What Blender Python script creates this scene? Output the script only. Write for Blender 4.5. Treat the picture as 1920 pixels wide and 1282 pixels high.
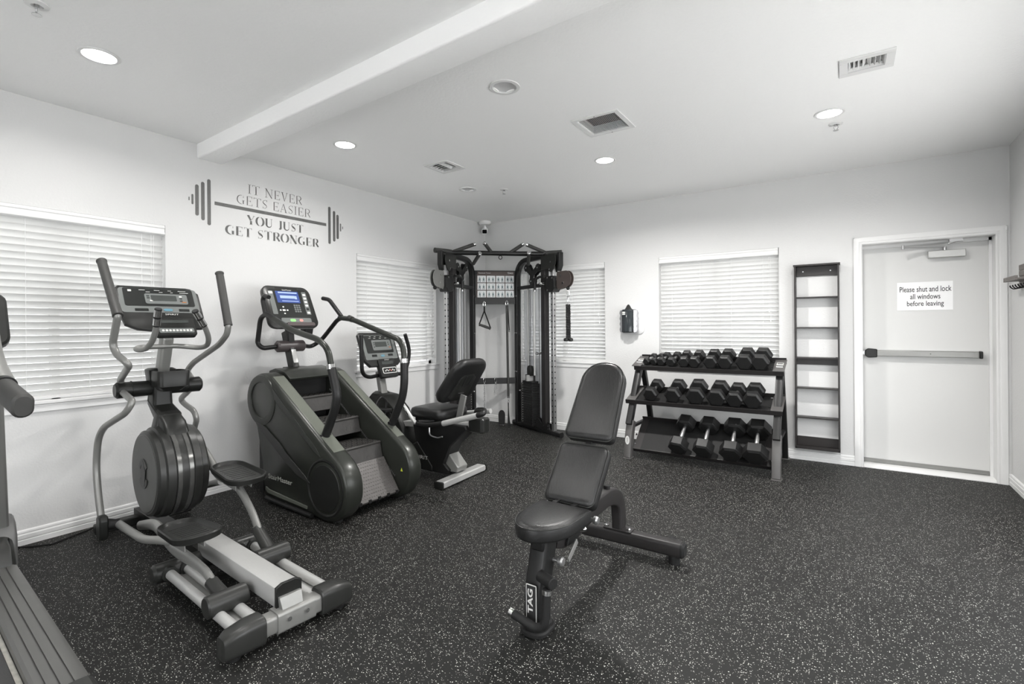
import bpy, math, random
from mathutils import Vector, Matrix
for o in list(bpy.data.objects): bpy.data.objects.remove(o, do_unlink=True)
SC = bpy.context.scene; COL = SC.collection
V = Vector; PI = math.pi; R = math.radians
random.seed(7)

# ------------------------------------------------------------ camera
CAMP = V((4.222, 0.0, 1.325)); YAW, ROLL, FPX, PY = .5896, -.0073, 930.28, 612.1
cd = bpy.data.cameras.new('camera'); cam = bpy.data.objects.new('camera', cd); COL.objects.link(cam)
cd.sensor_fit = 'HORIZONTAL'; cd.sensor_width = 36; cd.lens = FPX / 1920 * 36
cd.shift_y = -(641 - PY) / 1920; cd.clip_start = .02
_F = V((-math.sin(YAW), math.cos(YAW), 0)); _R0 = V((math.cos(YAW), math.sin(YAW), 0)); _U0 = V((0, 0, 1))
_R = _R0 * math.cos(ROLL) + _U0 * math.sin(ROLL); _U = -_R0 * math.sin(ROLL) + _U0 * math.cos(ROLL)
m = Matrix((_R, _U, -_F)).transposed().to_4x4(); m.translation = CAMP; cam.matrix_world = m
SC.camera = cam

# ------------------------------------------------------------ sky, lamps, exposure
SC.view_settings.view_transform = 'Standard'; SC.view_settings.look = 'None'
SC.view_settings.exposure = 0.83; SC.view_settings.gamma = 1.0; SC.view_settings.use_curve_mapping = False
wd = bpy.data.worlds.new('sky'); SC.world = wd; wd.use_nodes = True
bg = wd.node_tree.nodes['Background']; bg.inputs[0].default_value = (.97, .985, 1, 1); bg.inputs[1].default_value = 4.7
LAMP_W = [7, 8, 32, 16, 9, 6, 7, 5, 5, 5]
LIGHTS = [(.948, .976), (.941, 2.541), (2.489, 4.073), (4.147, 4.06), (4.15, 2.50), (4.15, .95), (2.5, .97), (4.15, -.6), (2.5, -1.9), (4.15, -1.9)]
HL = 2.778

# ------------------------------------------------------------ measuring helpers: a point of a real plane seen in a direction
def _ray(u, v): return _F + _R * ((u - 960) / FPX) + _U * ((PY - v) / FPX)
def at(u, v, x=None, y=None, z=None):
    d = _ray(u, v)
    if x is not None: return CAMP + d * ((x - CAMP.x) / d.x)
    if y is not None: return CAMP + d * ((y - CAMP.y) / d.y)
    return CAMP + d * ((z - CAMP.z) / d.z)
def atp(u, v, P, n):
    d = _ray(u, v); return CAMP + d * ((V(P) - CAMP).dot(n) / d.dot(n))

# ------------------------------------------------------------ materials
def mat(name, col, rough=.5, metal=0, spec=.5, bump=0, bscale=60, var=0, vscale=8, emit=0, coat=0, trans=0, ani=None):
    m = bpy.data.materials.new(name); m.use_nodes = True; nt = m.node_tree; N = nt.nodes; L = nt.links
    b = N['Principled BSDF']
    if not hasattr(col, '__len__'): col = (col, col, col)
    b.inputs['Base Color'].default_value = (*col, 1); b.inputs['Roughness'].default_value = rough
    b.inputs['Metallic'].default_value = metal; b.inputs['Specular IOR Level'].default_value = spec
    if coat: b.inputs['Coat Weight'].default_value = coat; b.inputs['Coat Roughness'].default_value = .15
    if emit: b.inputs['Emission Color'].default_value = (*col, 1); b.inputs['Emission Strength'].default_value = emit
    tc = N.new('ShaderNodeTexCoord')
    mp = N.new('ShaderNodeMapping'); L.new(tc.outputs['Object'], mp.inputs[0])
    if ani: mp.inputs['Scale'].default_value = ani
    nz = N.new('ShaderNodeTexNoise'); nz.inputs['Scale'].default_value = vscale; nz.inputs['Detail'].default_value = 4
    L.new(mp.outputs[0], nz.inputs['Vector'])
    if var:
        mx = N.new('ShaderNodeMixRGB'); mx.inputs[1].default_value = (*[c * (1 - var) for c in col], 1); mx.inputs[2].default_value = (*[min(1, c * (1 + var)) for c in col], 1)
        L.new(nz.outputs[0], mx.inputs[0]); L.new(mx.outputs[0], b.inputs['Base Color'])
    rr = N.new('ShaderNodeMapRange'); rr.inputs['To Min'].default_value = max(.02, rough - .06); rr.inputs['To Max'].default_value = min(1, rough + .06)
    L.new(nz.outputs[0], rr.inputs[0]); L.new(rr.outputs[0], b.inputs['Roughness'])
    if bump:
        n2 = N.new('ShaderNodeTexNoise'); n2.inputs['Scale'].default_value = bscale; n2.inputs['Detail'].default_value = 3; L.new(mp.outputs[0], n2.inputs['Vector'])
        bp = N.new('ShaderNodeBump'); bp.inputs['Strength'].default_value = bump; bp.inputs['Distance'].default_value = .004
        L.new(n2.outputs[0], bp.inputs['Height']); L.new(bp.outputs[0], b.inputs['Normal'])
    if trans:
        t = N.new('ShaderNodeBsdfTransparent'); mix = N.new('ShaderNodeMixShader'); mix.inputs[0].default_value = trans
        L.new(b.outputs[0], mix.inputs[1]); L.new(t.outputs[0], mix.inputs[2]); L.new(mix.outputs[0], N['Material Output'].inputs[0])
    return m
M = {}
M['wall'] = mat('wall_paint', (.645, .645, .64), .75, spec=.25, bump=.35, bscale=75)
M['ceil'] = mat('ceiling_paint', (.93, .93, .925), .85, spec=.2, bump=.5, bscale=60)
M['trim'] = mat('white_trim', (.74, .74, .735), .4, spec=.4)
M['door'] = mat('door_paint', (.63, .63, .62), .4, spec=.3, bump=.05, bscale=30)
M['white'] = mat('white_plastic', (.82, .82, .82), .35)
M['black'] = mat('black_powder_coat', .012, .38, spec=.3)
M['blackm'] = mat('black_rubber', .012, .6, spec=.25, bump=.2, bscale=200)
M['char'] = mat('charcoal_plastic', (.013, .0135, .0125), .36, spec=.3)
M['char2'] = mat('graphite_plastic', (.024, .0245, .023), .33, spec=.35)
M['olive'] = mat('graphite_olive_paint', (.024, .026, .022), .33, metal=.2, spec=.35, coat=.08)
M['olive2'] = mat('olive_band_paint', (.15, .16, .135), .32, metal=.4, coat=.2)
M['silver'] = mat('silver_grey_paint', (.24, .24, .23), .33, metal=.35)
M['silver2'] = mat('brushed_aluminium', (.50, .50, .49), .36, metal=.4, ani=(2, 40, 40), var=.12, vscale=20)
M['steelgrey'] = mat('dark_grey_metal', (.11, .11, .108), .35, metal=.5)
M['chrome'] = mat('chrome', .72, .12, metal=1)
M['steel'] = mat('galvanised_steel', .5, .3, metal=.9)
M['leather'] = mat('black_vinyl_upholstery', .012, .36, spec=.42, bump=.3, bscale=45, var=.35, vscale=14, ani=(6, 1.2, 1.2))
M['leather2'] = mat('black_vinyl_side', .010, .45, spec=.35, bump=.15, bscale=90)
M['foam'] = mat('ribbed_grip_rubber', (.035, .035, .033), .6)
M['hex'] = mat('hex_rubber', (.012, .012, .012), .42, spec=.3, bump=.15, bscale=90)
M['shelfblk'] = mat('black_shelf_laminate', (.022, .019, .018), .4, spec=.4, bump=.1, bscale=40, ani=(1, 1, 8))
M['rackblk'] = mat('rack_powder_coat', (.020, .0185, .0185), .42, spec=.3)
M['rackgrey'] = mat('rack_grey_upright', (.075, .072, .07), .4, spec=.5)
M['cons'] = mat('console_face', (.013, .0145, .0135), .35, spec=.3)
M['consg'] = mat('console_grey_inlay', (.13, .14, .135), .4)
M['lcd'] = mat('console_display', (.05, .055, .052), .15)
M['screen'] = mat('blue_screen', (.035, .06, .19), .25, emit=.25)
M['screenhi'] = mat('blue_screen_text', (.25, .32, .55), .3, emit=.35)
M['label'] = mat('pale_print', (.62, .62, .6), .5)
M['black2'] = mat('black_print', .02, .6)
M['green'] = mat('green_button', (.25, .6, .2), .4); M['red'] = mat('red_button', (.6, .25, .22), .4)
M['blueacc'] = mat('blue_badge', (.10, .22, .28), .3)
M['yellow'] = mat('yellow_sticker', (.55, .62, .05), .5)
M['wood'] = mat('grey_brown_wood', (.15, .135, .125), .55, var=.5, vscale=6, ani=(1, 1.5, 40))
M['foil'] = mat('crumpled_foil', (.55, .55, .57), .25, metal=.8, bump=1, bscale=90)
M['smoke'] = mat('smoked_plastic', (.03, .035, .04), .12, trans=.25)
M['shroud'] = mat('clear_grey_shroud', (.72, .74, .77), .15, trans=.62)
M['tint'] = mat('dimming_glass', (.10, .11, .11), .05, trans=.48)  # tint added to dim the daylight behind the blinds
M['glass'] = mat('window_glass', (.9, .93, .92), .05, trans=.93)
M['dark'] = mat('void_shade', .006, .8)  # near-black colour in place of shade in ducts, slots and openings
M['ground'] = mat('bounce_concrete', (.80, .79, .77), .9, var=.15)  # unseen paving, made very pale to bounce daylight onto the ceiling
M['posterb'] = mat('poster_brown', (.055, .035, .03), .4); M['posterw'] = mat('poster_frames', (.62, .64, .64), .5); M['posterf'] = mat('poster_figures', (.10, .14, .15), .6)
def rubber_floor():
    m = bpy.data.materials.new('speckled_rubber_floor'); m.use_nodes = True; nt = m.node_tree; N = nt.nodes; L = nt.links; b = N['Principled BSDF']
    tc = N.new('ShaderNodeTexCoord')
    nz = N.new('ShaderNodeTexNoise'); nz.inputs['Scale'].default_value = 160; nz.inputs['Detail'].default_value = 1; L.new(tc.outputs['Object'], nz.inputs['Vector'])
    sub = N.new('ShaderNodeVectorMath'); sub.operation = 'SUBTRACT'; sub.inputs[1].default_value = (.5, .5, .5); L.new(nz.outputs['Color'], sub.inputs[0])
    sc = N.new('ShaderNodeVectorMath'); sc.operation = 'SCALE'; sc.inputs['Scale'].default_value = .0035; L.new(sub.outputs[0], sc.inputs[0])
    ad = N.new('ShaderNodeVectorMath'); ad.operation = 'ADD'; L.new(tc.outputs['Object'], ad.inputs[0]); L.new(sc.outputs[0], ad.inputs[1])
    prev = None
    for k, (scale, thr, r0, bright) in enumerate([(125, .925, .25, .65), (200, .92, .28, .36), (88, .96, .17, .55)]):
        vo = N.new('ShaderNodeTexVoronoi'); vo.voronoi_dimensions = '2D'; vo.inputs['Scale'].default_value = scale
        mp = N.new('ShaderNodeMapping'); mp.inputs['Location'].default_value = (k * 3.17, k * 1.7, 0); mp.inputs['Rotation'].default_value = (0, 0, k * .8); mp.inputs['Scale'].default_value = (1, 1.35, 1)
        L.new(ad.outputs[0], mp.inputs[0]); L.new(mp.outputs[0], vo.inputs['Vector'])
        sp = N.new('ShaderNodeSeparateColor'); L.new(vo.outputs['Color'], sp.inputs[0])
        g = N.new('ShaderNodeMath'); g.operation = 'GREATER_THAN'; g.inputs[1].default_value = thr; L.new(sp.outputs[0], g.inputs[0])
        l = N.new('ShaderNodeMath'); l.operation = 'LESS_THAN'; l.inputs[1].default_value = r0; L.new(vo.outputs['Distance'], l.inputs[0])
        mu = N.new('ShaderNodeMath'); mu.operation = 'MULTIPLY'; L.new(g.outputs[0], mu.inputs[0]); L.new(l.outputs[0], mu.inputs[1])
        mb = N.new('ShaderNodeMath'); mb.operation = 'MULTIPLY'; mb.inputs[1].default_value = bright; L.new(mu.outputs[0], mb.inputs[0])
        if prev is None: prev = mb
        else:
            mxx = N.new('ShaderNodeMath'); mxx.operation = 'MAXIMUM'; L.new(prev.outputs[0], mxx.inputs[0]); L.new(mb.outputs[0], mxx.inputs[1]); prev = mxx
    base = N.new('ShaderNodeTexNoise'); base.inputs['Scale'].default_value = 2.2; base.inputs['Detail'].default_value = 5; L.new(tc.outputs['Object'], base.inputs['Vector'])
    mr = N.new('ShaderNodeMapRange'); mr.inputs['To Min'].default_value = .006; mr.inputs['To Max'].default_value = .011; L.new(base.outputs[0], mr.inputs[0])
    mx = N.new('ShaderNodeMath'); mx.operation = 'MAXIMUM'; L.new(prev.outputs[0], mx.inputs[0]); L.new(mr.outputs[0], mx.inputs[1])
    cmb = N.new('ShaderNodeCombineColor'); L.new(mx.outputs[0], cmb.inputs[0]); L.new(mx.outputs[0], cmb.inputs[1])
    bl = N.new('ShaderNodeMath'); bl.operation = 'MULTIPLY'; bl.inputs[1].default_value = .93; L.new(mx.outputs[0], bl.inputs[0]); L.new(bl.outputs[0], cmb.inputs[2])
    L.new(cmb.outputs[0], b.inputs['Base Color'])
    b.inputs['Roughness'].default_value = .56; b.inputs['Specular IOR Level'].default_value = .22
    n3 = N.new('ShaderNodeTexNoise'); n3.inputs['Scale'].default_value = 300; n3.inputs['Detail'].default_value = 2; L.new(tc.outputs['Object'], n3.inputs['Vector'])
    bp = N.new('ShaderNodeBump'); bp.inputs['Strength'].default_value = .3; bp.inputs['Distance'].default_value = .002; L.new(n3.outputs[0], bp.inputs['Height']); L.new(bp.outputs[0], b.inputs['Normal'])
    return m
M['floor'] = rubber_floor()
def slat_mat():
    m = bpy.data.materials.new('white_blind_slat'); m.use_nodes = True; nt = m.node_tree; N = nt.nodes; L = nt.links; b = N['Principled BSDF']
    b.inputs['Base Color'].default_value = (.80, .80, .79, 1); b.inputs['Roughness'].default_value = .45
    t = N.new('ShaderNodeBsdfTranslucent'); t.inputs[0].default_value = (.9, .9, .89, 1); mx = N.new('ShaderNodeMixShader'); mx.inputs[0].default_value = .34
    L.new(b.outputs[0], mx.inputs[1]); L.new(t.outputs[0], mx.inputs[2]); L.new(mx.outputs[0], N['Material Output'].inputs[0]); return m
M['slat'] = slat_mat()
def vinyl_mat():
    m = mat('brushed_silver_vinyl', (.17, .17, .165), .35, metal=.75, bump=1.0, bscale=260); return m
M['vinyl'] = vinyl_mat()
def lamp_mat():
    m = bpy.data.materials.new('lit_diffuser'); m.use_nodes = True; N = m.node_tree.nodes; e = N.new('ShaderNodeEmission'); e.inputs[0].default_value = (1, .98, .95, 1); e.inputs[1].default_value = 14
    m.node_tree.links.new(e.outputs[0], N['Material Output'].inputs[0]); return m
M['lamp'] = lamp_mat()

# ------------------------------------------------------------ mesh builder
def frame(o, u, v):
    u = V(u).normalized(); v = V(v); v = (v - u * v.dot(u)).normalized(); w = u.cross(v)
    m = Matrix((u, v, w)).transposed().to_4x4(); m.translation = V(o); return m
def along(a, b, up=(0, 0, 1)):        # frame whose third axis runs from a to b
    w = (V(b) - V(a)).normalized(); up = V(up)
    if abs(w.dot(up)) > .98: up = V((1, 0, 0))
    u = up.cross(w).normalized(); v = w.cross(u)
    m = Matrix((u, v, w)).transposed().to_4x4(); m.translation = V(a); return m
def fillet(pts, r, k=5):
    pts = [V(p) for p in pts]; out = [pts[0]]
    for i in range(1, len(pts) - 1):
        a, b, c = pts[i - 1], pts[i], pts[i + 1]; rr = min(r, (a - b).length * .48, (c - b).length * .48)
        p = b + (a - b).normalized() * rr; q = b + (c - b).normalized() * rr
        for j in range(k + 1):
            t = j / k; out.append(p * (1 - t) ** 2 + b * 2 * t * (1 - t) + q * t * t)
    out.append(pts[-1]); return out
def spline(pts, k=5):
    pts = [V(p) for p in pts]; P = [pts[0] * 2 - pts[1]] + pts + [pts[-1] * 2 - pts[-2]]; out = []
    for i in range(1, len(P) - 2):
        for j in range(k):
            t = j / k; a, b, c, d = P[i - 1:i + 3]
            out.append(.5 * ((2 * b) + (c - a) * t + (2 * a - 5 * b + 4 * c - d) * t * t + (3 * b - a - 3 * c + d) * t ** 3))
    out.append(pts[-1]); return out
def rrect(w, h, r, k=4, cx=0, cy=0):
    out = []
    for sx, sy, a0 in ((1, 1, 0), (-1, 1, 90), (-1, -1, 180), (1, -1, 270)):
        for j in range(k + 1):
            a = R(a0 + 90 * j / k); out.append((cx + sx * (w / 2 - r) + r * math.cos(a), cy + sy * (h / 2 - r) + r * math.sin(a)))
    return out
def circ(r, n=24, cx=0, cy=0): return [(cx + r * math.cos(2 * PI * i / n), cy + r * math.sin(2 * PI * i / n)) for i in range(n)]
def arc(cx, cy, r, a0, a1, n=10): return [(cx + r * math.cos(R(a0 + (a1 - a0) * i / n)), cy + r * math.sin(R(a0 + (a1 - a0) * i / n))) for i in range(n + 1)]
def inset(poly, d):
    n = len(poly); out = []
    area = sum(poly[i][0] * poly[(i + 1) % n][1] - poly[(i + 1) % n][0] * poly[i][1] for i in range(n)); s = 1 if area > 0 else -1
    for i in range(n):
        a, b, c = V(poly[i - 1]), V(poly[i]), V(poly[(i + 1) % n])
        e = (b - a); f = (c - b)
        n1 = V((-e.y, e.x)); n2 = V((-f.y, f.x)); nn = n1.normalized() + n2.normalized() if e.length > 1e-7 and f.length > 1e-7 else (n1 + n2)
        if nn.length > 1e-9: nn.normalize()
        out.append((b.x + nn.x * d * s, b.y + nn.y * d * s))
    return out
class MB:
    def __init__(s): s.v = []; s.f = []
    def add(s, vs, fs, T=None):
        k = len(s.v)
        s.v += [tuple(T @ V(p)) if T is not None else tuple(p) for p in vs]; s.f += [tuple(i + k for i in f) for f in fs]; return s
    def box(s, lo, hi, T=None):
        x0, y0, z0 = lo; x1, y1, z1 = hi
        return s.add([(x0, y0, z0), (x1, y0, z0), (x1, y1, z0), (x0, y1, z0), (x0, y0, z1), (x1, y0, z1), (x1, y1, z1), (x0, y1, z1)],
                     [(0, 3, 2, 1), (4, 5, 6, 7), (0, 1, 5, 4), (1, 2, 6, 5), (2, 3, 7, 6), (3, 0, 4, 7)], T)
    def bar(s, a, b, w, h, up=(0, 0, 1)):
        T = along(a, b, up); return s.box((-w / 2, -h / 2, 0), (w / 2, h / 2, (V(b) - V(a)).length), T)
    def layers(s, rings, T=None, cap=True, closed=False):
        n = len(rings[0]); vs = [p for r in rings for p in r]; fs = []
        m_ = len(rings)
        for i in range(m_ if closed else m_ - 1):
            for j in range(n):
                a = i * n + j; b = i * n + (j + 1) % n; c = ((i + 1) % m_) * n + (j + 1) % n; d = ((i + 1) % m_) * n + j; fs.append((a, b, c, d))
        if cap and not closed: fs.append(tuple(range(n))[::-1]); fs.append(tuple((m_ - 1) * n + j for j in range(n)))
        return s.add(vs, fs, T)
    def prism(s, poly, z0, z1, T=None, ch=0):
        if ch: return s.pad(poly, [(ch, z0), (0, z0 + ch), (0, z1 - ch), (ch, z1)], T)
        return s.layers([[(x, y, z0) for x, y in poly], [(x, y, z1) for x, y in poly]], T)
    def pad(s, poly, lay, T=None):
        return s.layers([[(x, y, z) for x, y in (inset(poly, d) if d else poly)] for d, z in lay], T)
    def tube(s, pts, r, n=12, cap=True, closed=False, ry=None):
        pts = [V(p) for p in pts]; pts = [p for i, p in enumerate(pts) if i == 0 or (p - pts[i - 1]).length > 1e-5]
        m_ = len(pts); rs = r if hasattr(r, '__len__') else [r] * m_
        if len(rs) != m_: rs = [rs[min(len(rs) - 1, int(i * len(rs) / m_))] for i in range(m_)]
        t = [(pts[min(i + 1, m_ - 1)] - pts[max(i - 1, 0)]).normalized() for i in range(m_)]
        if closed: t = [(pts[(i + 1) % m_] - pts[i - 1]).normalized() for i in range(m_)]
        up = V((0, 0, 1)) if abs(t[0].z) < .9 else V((0, 1, 0)); u = (up - t[0] * up.dot(t[0])).normalized(); rings = []
        for i in range(m_):
            u = (u - t[i] * u.dot(t[i])).normalized(); w = t[i].cross(u)
            rings.append([pts[i] + u * (math.cos(2 * PI * j / n) * rs[i]) + w * (math.sin(2 * PI * j / n) * (rs[i] * (ry or 1))) for j in range(n)])
        return s.layers(rings, None, cap, closed)
    def cyl(s, a, b, r, n=20, r2=None, ch=0):
        L = (V(b) - V(a)).length; r2 = r if r2 is None else r2
        pr = [(r, 0), (r2, L)] if not ch else [(r - ch, 0), (r, ch), (r2, L - ch), (r2 - ch, L)]
        return s.lathe(pr, along(a, b), n)
    def lathe(s, prof, T=None, n=24, rot=0):
        return s.layers([[(max(r, 1e-5) * math.cos(2 * PI * j / n + rot), max(r, 1e-5) * math.sin(2 * PI * j / n + rot), z) for j in range(n)] for r, z in prof], T)
    def ball(s, c, r, n=14, sq=(1, 1, 1)):
        T = Matrix.Translation(V(c)) @ Matrix.Diagonal((*sq, 1))
        return s.lathe([(r * math.sin(PI * i / 8), -r * math.cos(PI * i / 8)) for i in range(9)], T, n)
    def quad(s, a, b, c, d): return s.add([a, b, c, d], [(0, 1, 2, 3)])

def label(o, lab=None, cat=None, group=None, kind=None):
    if lab: o['label'] = lab
    if cat: o['category'] = cat
    if group: o['group'] = group
    if kind: o['kind'] = kind
    return o
def origin_of(o):
    p = V((0, 0, 0))
    while o is not None: p += V(o['_o']) if '_o' in o else V((0, 0, 0)); o = o.parent
    return p
def build(name, mb, m, parent=None, bevel=0, smooth=35, lab=None, kind=None, at0=None, seg=2):
    """links a mesh; its geometry is given in room coordinates"""
    if at0 is None and parent is None:
        xs = [v[0] for v in mb.v]; ys = [v[1] for v in mb.v]; zs = [v[2] for v in mb.v]; at0 = V(((min(xs) + max(xs)) / 2, (min(ys) + max(ys)) / 2, min(zs)))
    po = origin_of(parent) if parent else V((0, 0, 0)); loc = V(at0) - po if at0 is not None else V((0, 0, 0)); org = po + loc
    me = bpy.data.meshes.new(name); me.from_pydata([tuple(V(v) - org) for v in mb.v], [], mb.f)
    import bmesh
    bm = bmesh.new(); bm.from_mesh(me); bmesh.ops.recalc_face_normals(bm, faces=bm.faces); bm.to_mesh(me); bm.free()
    me.polygons.foreach_set('use_smooth', [True] * len(me.polygons)); me.set_sharp_from_angle(angle=R(smooth))
    me.materials.append(m); o = bpy.data.objects.new(name, me); COL.objects.link(o); o.location = loc; o.parent = parent; o['_o'] = tuple(loc)
    if bevel:
        bv = o.modifiers.new('bevel', 'BEVEL'); bv.width = bevel; bv.segments = seg; bv.limit_method = 'ANGLE'; bv.angle_limit = R(40)
    if lab: o['label'] = lab
    if kind: o['kind'] = kind
    return o
def thing(name, lab, cat, loc, group=None):
    o = bpy.data.objects.new(name, None); COL.objects.link(o); o.location = loc; o['_o'] = tuple(loc); o.empty_display_size = .1
    return label(o, lab, cat, group)
def words(name, s, m, parent, T, w=None, h=None, ext=.0006, shear=0, bold=0, lab=None):
    """flat lettering fitted into w x h, centred on T (u to the right, v up)"""
    c = bpy.data.curves.new('t', 'FONT'); c.body = s; c.align_x = 'CENTER'; c.align_y = 'CENTER'; c.extrude = 0; c.offset = bold; c.shear = shear; c.resolution_u = 3
    o = bpy.data.objects.new('t', c); COL.objects.link(o); dg = bpy.context.evaluated_depsgraph_get(); me = bpy.data.meshes.new_from_object(o.evaluated_get(dg)); bpy.data.objects.remove(o); 
    vs = [v.co.copy() for v in me.vertices]; fs = [tuple(p.vertices) for p in me.polygons]; bpy.data.meshes.remove(me)
    x0 = min(v.x for v in vs); x1 = max(v.x for v in vs); y0 = min(v.y for v in vs); y1 = max(v.y for v in vs)
    sx = w / (x1 - x0) if w else None; sy = h / (y1 - y0) if h else sx; sx = sx or sy
    mb = MB(); mb.add([((v.x - (x0 + x1) / 2) * sx, (v.y - (y0 + y1) / 2) * sy, ext) for v in vs], fs, T)
    return build(name, mb, m, parent, lab=lab)

# ------------------------------------------------------------ the room shell
X1, YB, YN = 5.355, 5.637, -2.7
def slab(uv0, uv1, holes, lay, mk):
    us = sorted({uv0[0], uv1[0], *[h[0] for h in holes], *[h[2] for h in holes]}); vs = sorted({uv0[1], uv1[1], *[h[1] for h in holes], *[h[3] for h in holes]})
    mb = MB()
    for i in range(len(us) - 1):
        for j in range(len(vs) - 1):
            cu, cv = (us[i] + us[i + 1]) / 2, (vs[j] + vs[j + 1]) / 2
            if any(h[0] < cu < h[2] and h[1] < cv < h[3] for h in holes): continue
            mk(mb, us[i], vs[j], us[i + 1], vs[j + 1])
    return mb
def st(name, mb, m, parent=None, bevel=0):
    o = build(name, mb, m, parent, bevel, at0=V((0, 0, 0)) if parent is None else None)
    if parent is None: o['kind'] = 'structure'
    return o
fl = MB(); fl.box((-.2, YN - .15, -.12), (X1 + .15, YB + .2, 0)); st('floor', fl, M['floor'])
W1 = (.438, .86, 1.648, 2.10); W2 = (3.400, .86, 4.612, 2.10); W3 = (.60, .86, 1.812, 2.10); W4 = (2.470, .86, 3.682, 2.10)
DX0, DX1, DZ = 4.365, 5.270, 2.06
st('wall_left', slab((YN, 0), (YB + .2, HL + .1), [W1, W2], 1, lambda b, u0, v0, u1, v1: b.box((-.16, u0, v0), (0, u1, v1))), M['wall'])
st('wall_back', slab((0, 0), (X1 + .15, HL + .1), [W3, W4, (DX0, 0, DX1, DZ)], 1, lambda b, u0, v0, u1, v1: b.box((u0, YB, v0), (u1, YB + .2, v1))), M['wall'])
FILL_RW = [(.10, .45, 1.80, 2.0), (2.25, .45, 4.45, 2.0)]     # unseen right-wall windows, added to bring daylight to the far ceiling
st('wall_right', slab((YN, 0), (YB, HL + .1), FILL_RW, 1, lambda b, u0, v0, u1, v1: b.box((X1, u0, v0), (X1 + .15, u1, v1))), M['wall'])
for k, (a0, z0, a1, z1) in enumerate(FILL_RW):
    w = MB(); w.box((X1 + .06, a0, z0), (X1 + .12, a0 + .05, z1)); w.box((X1 + .06, a1 - .05, z0), (X1 + .12, a1, z1)); w.box((X1 + .06, a0, z0), (X1 + .12, a1, z0 + .05)); w.box((X1 + .06, a0, z1 - .05), (X1 + .12, a1, z1))
    r_ = st('window_%d' % (k + 8), w, M['trim']); build('pane', MB().box((X1 + .087, a0 + .05, z0 + .05), (X1 + .095, a1 - .05, z1 - .05)), M['glass'], r_)  # frame and pane of an invented daylight opening
FILL_NW = [(1.95, .25, 3.35, 2.35), (3.55, .25, 4.95, 2.35)]      # unseen windows added behind the photographer so daylight lifts the ceiling
st('wall_near', slab((-.16, 0), (X1 + .15, HL + .1), FILL_NW, 1, lambda b, u0, v0, u1, v1: b.box((u0, YN - .15, v0), (u1, YN, v1))), M['wall'])
for k, (a0, z0, a1, z1) in enumerate(FILL_NW):
    w = MB(); w.box((a0, YN - .12, z0), (a0 + .05, YN - .06, z1)); w.box((a1 - .05, YN - .12, z0), (a1, YN - .06, z1)); w.box((a0, YN - .12, z0), (a1, YN - .06, z0 + .05)); w.box((a0, YN - .12, z1 - .05), (a1, YN - .06, z1))
    r_ = st('window_%d' % (k + 5), w, M['trim']); build('pane', MB().box((a0 + .05, YN - .095, z0 + .05), (a1 - .05, YN - .087, z1 - .05)), M['glass'], r_)  # invented glazing, out of view, for extra daylight
CANS = [(2.520, 2.482), (.925, 4.105)]
VENTS = {'supply_a': (1.225, 3.405, .115, .115), 'return': (2.795, 3.333, .14, .145), 'supply_b': (4.335, 3.398, .085, .07)}
hol = [(x - .062, y - .062, x + .062, y + .062) for x, y in CANS] + [(x - a, y - b, x + a, y + b) for x, y, a, b in VENTS.values()]
st('ceiling', slab((-.16, YN), (X1 + .15, YB + .2), hol, 1, lambda b, u0, v0, u1, v1: b.box((u0, v0, HL), (u1, v1, HL + .1))), M['ceil'])
T = Matrix.Translation((0, 1.968, 0)) @ Matrix.Rotation(R(-1.9), 4, 'Z')
bm_ = MB(); bm_.prism(rrect(.19, .16, .012, 3, 0, HL - .03), -.01, X1 + .02, T @ frame((0, 0, 0), (0, 1, 0), (0, 0, 1)) )
o = build('trim_1', bm_, M['ceil'], at0=V((0, 0, 0)), kind='structure')
# baseboards with two grooves
BBP = [(0, 0), (.016, 0), (.016, .030), (.013, .033), (.013, .037), (.016, .040), (.016, .062), (.012, .066), (.011, .072), (.013, .076), (.011, .086), (.004, .092), (0, .092)]
def bboard(name, a, b, inw):
    d = (V(b) - V(a)); mb = MB(); mb.prism(BBP, 0, d.length, Matrix((V(inw), V((0, 0, 1)), d.normalized())).transposed().to_4x4() if False else frame(a, inw, (0, 0, 1)))
    return mb
def baseboard(name, segs, inw):
    mb = MB()
    for a, b in segs:
        a, b = V(a), V(b); d = b - a; T = frame(a, inw, (0, 0, 1)); w = T.col[2].to_3d()
        if w.dot(d) > 0: mb.prism(BBP, 0, d.length, T)
        else: mb.prism(BBP, -d.length, 0, T)
    st(name, mb, M['trim'])
baseboard('baseboard_left', [((.0, YN, 0), (.0, YB, 0))], (1, 0, 0))
baseboard('baseboard_back', [((0, YB, 0), (4.298, YB, 0)), ((5.337, YB, 0), (X1, YB, 0))], (0, -1, 0))
baseboard('baseboard_right', [((X1, YN, 0), (X1, YB, 0))], (-1, 0, 0))
baseboard('baseboard_near', [((0, YN, 0), (X1, YN, 0))], (0, 1, 0))
st('ground', MB().box((-14, -8, -.35), (14, 18, -.13)), M['ground'])

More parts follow.
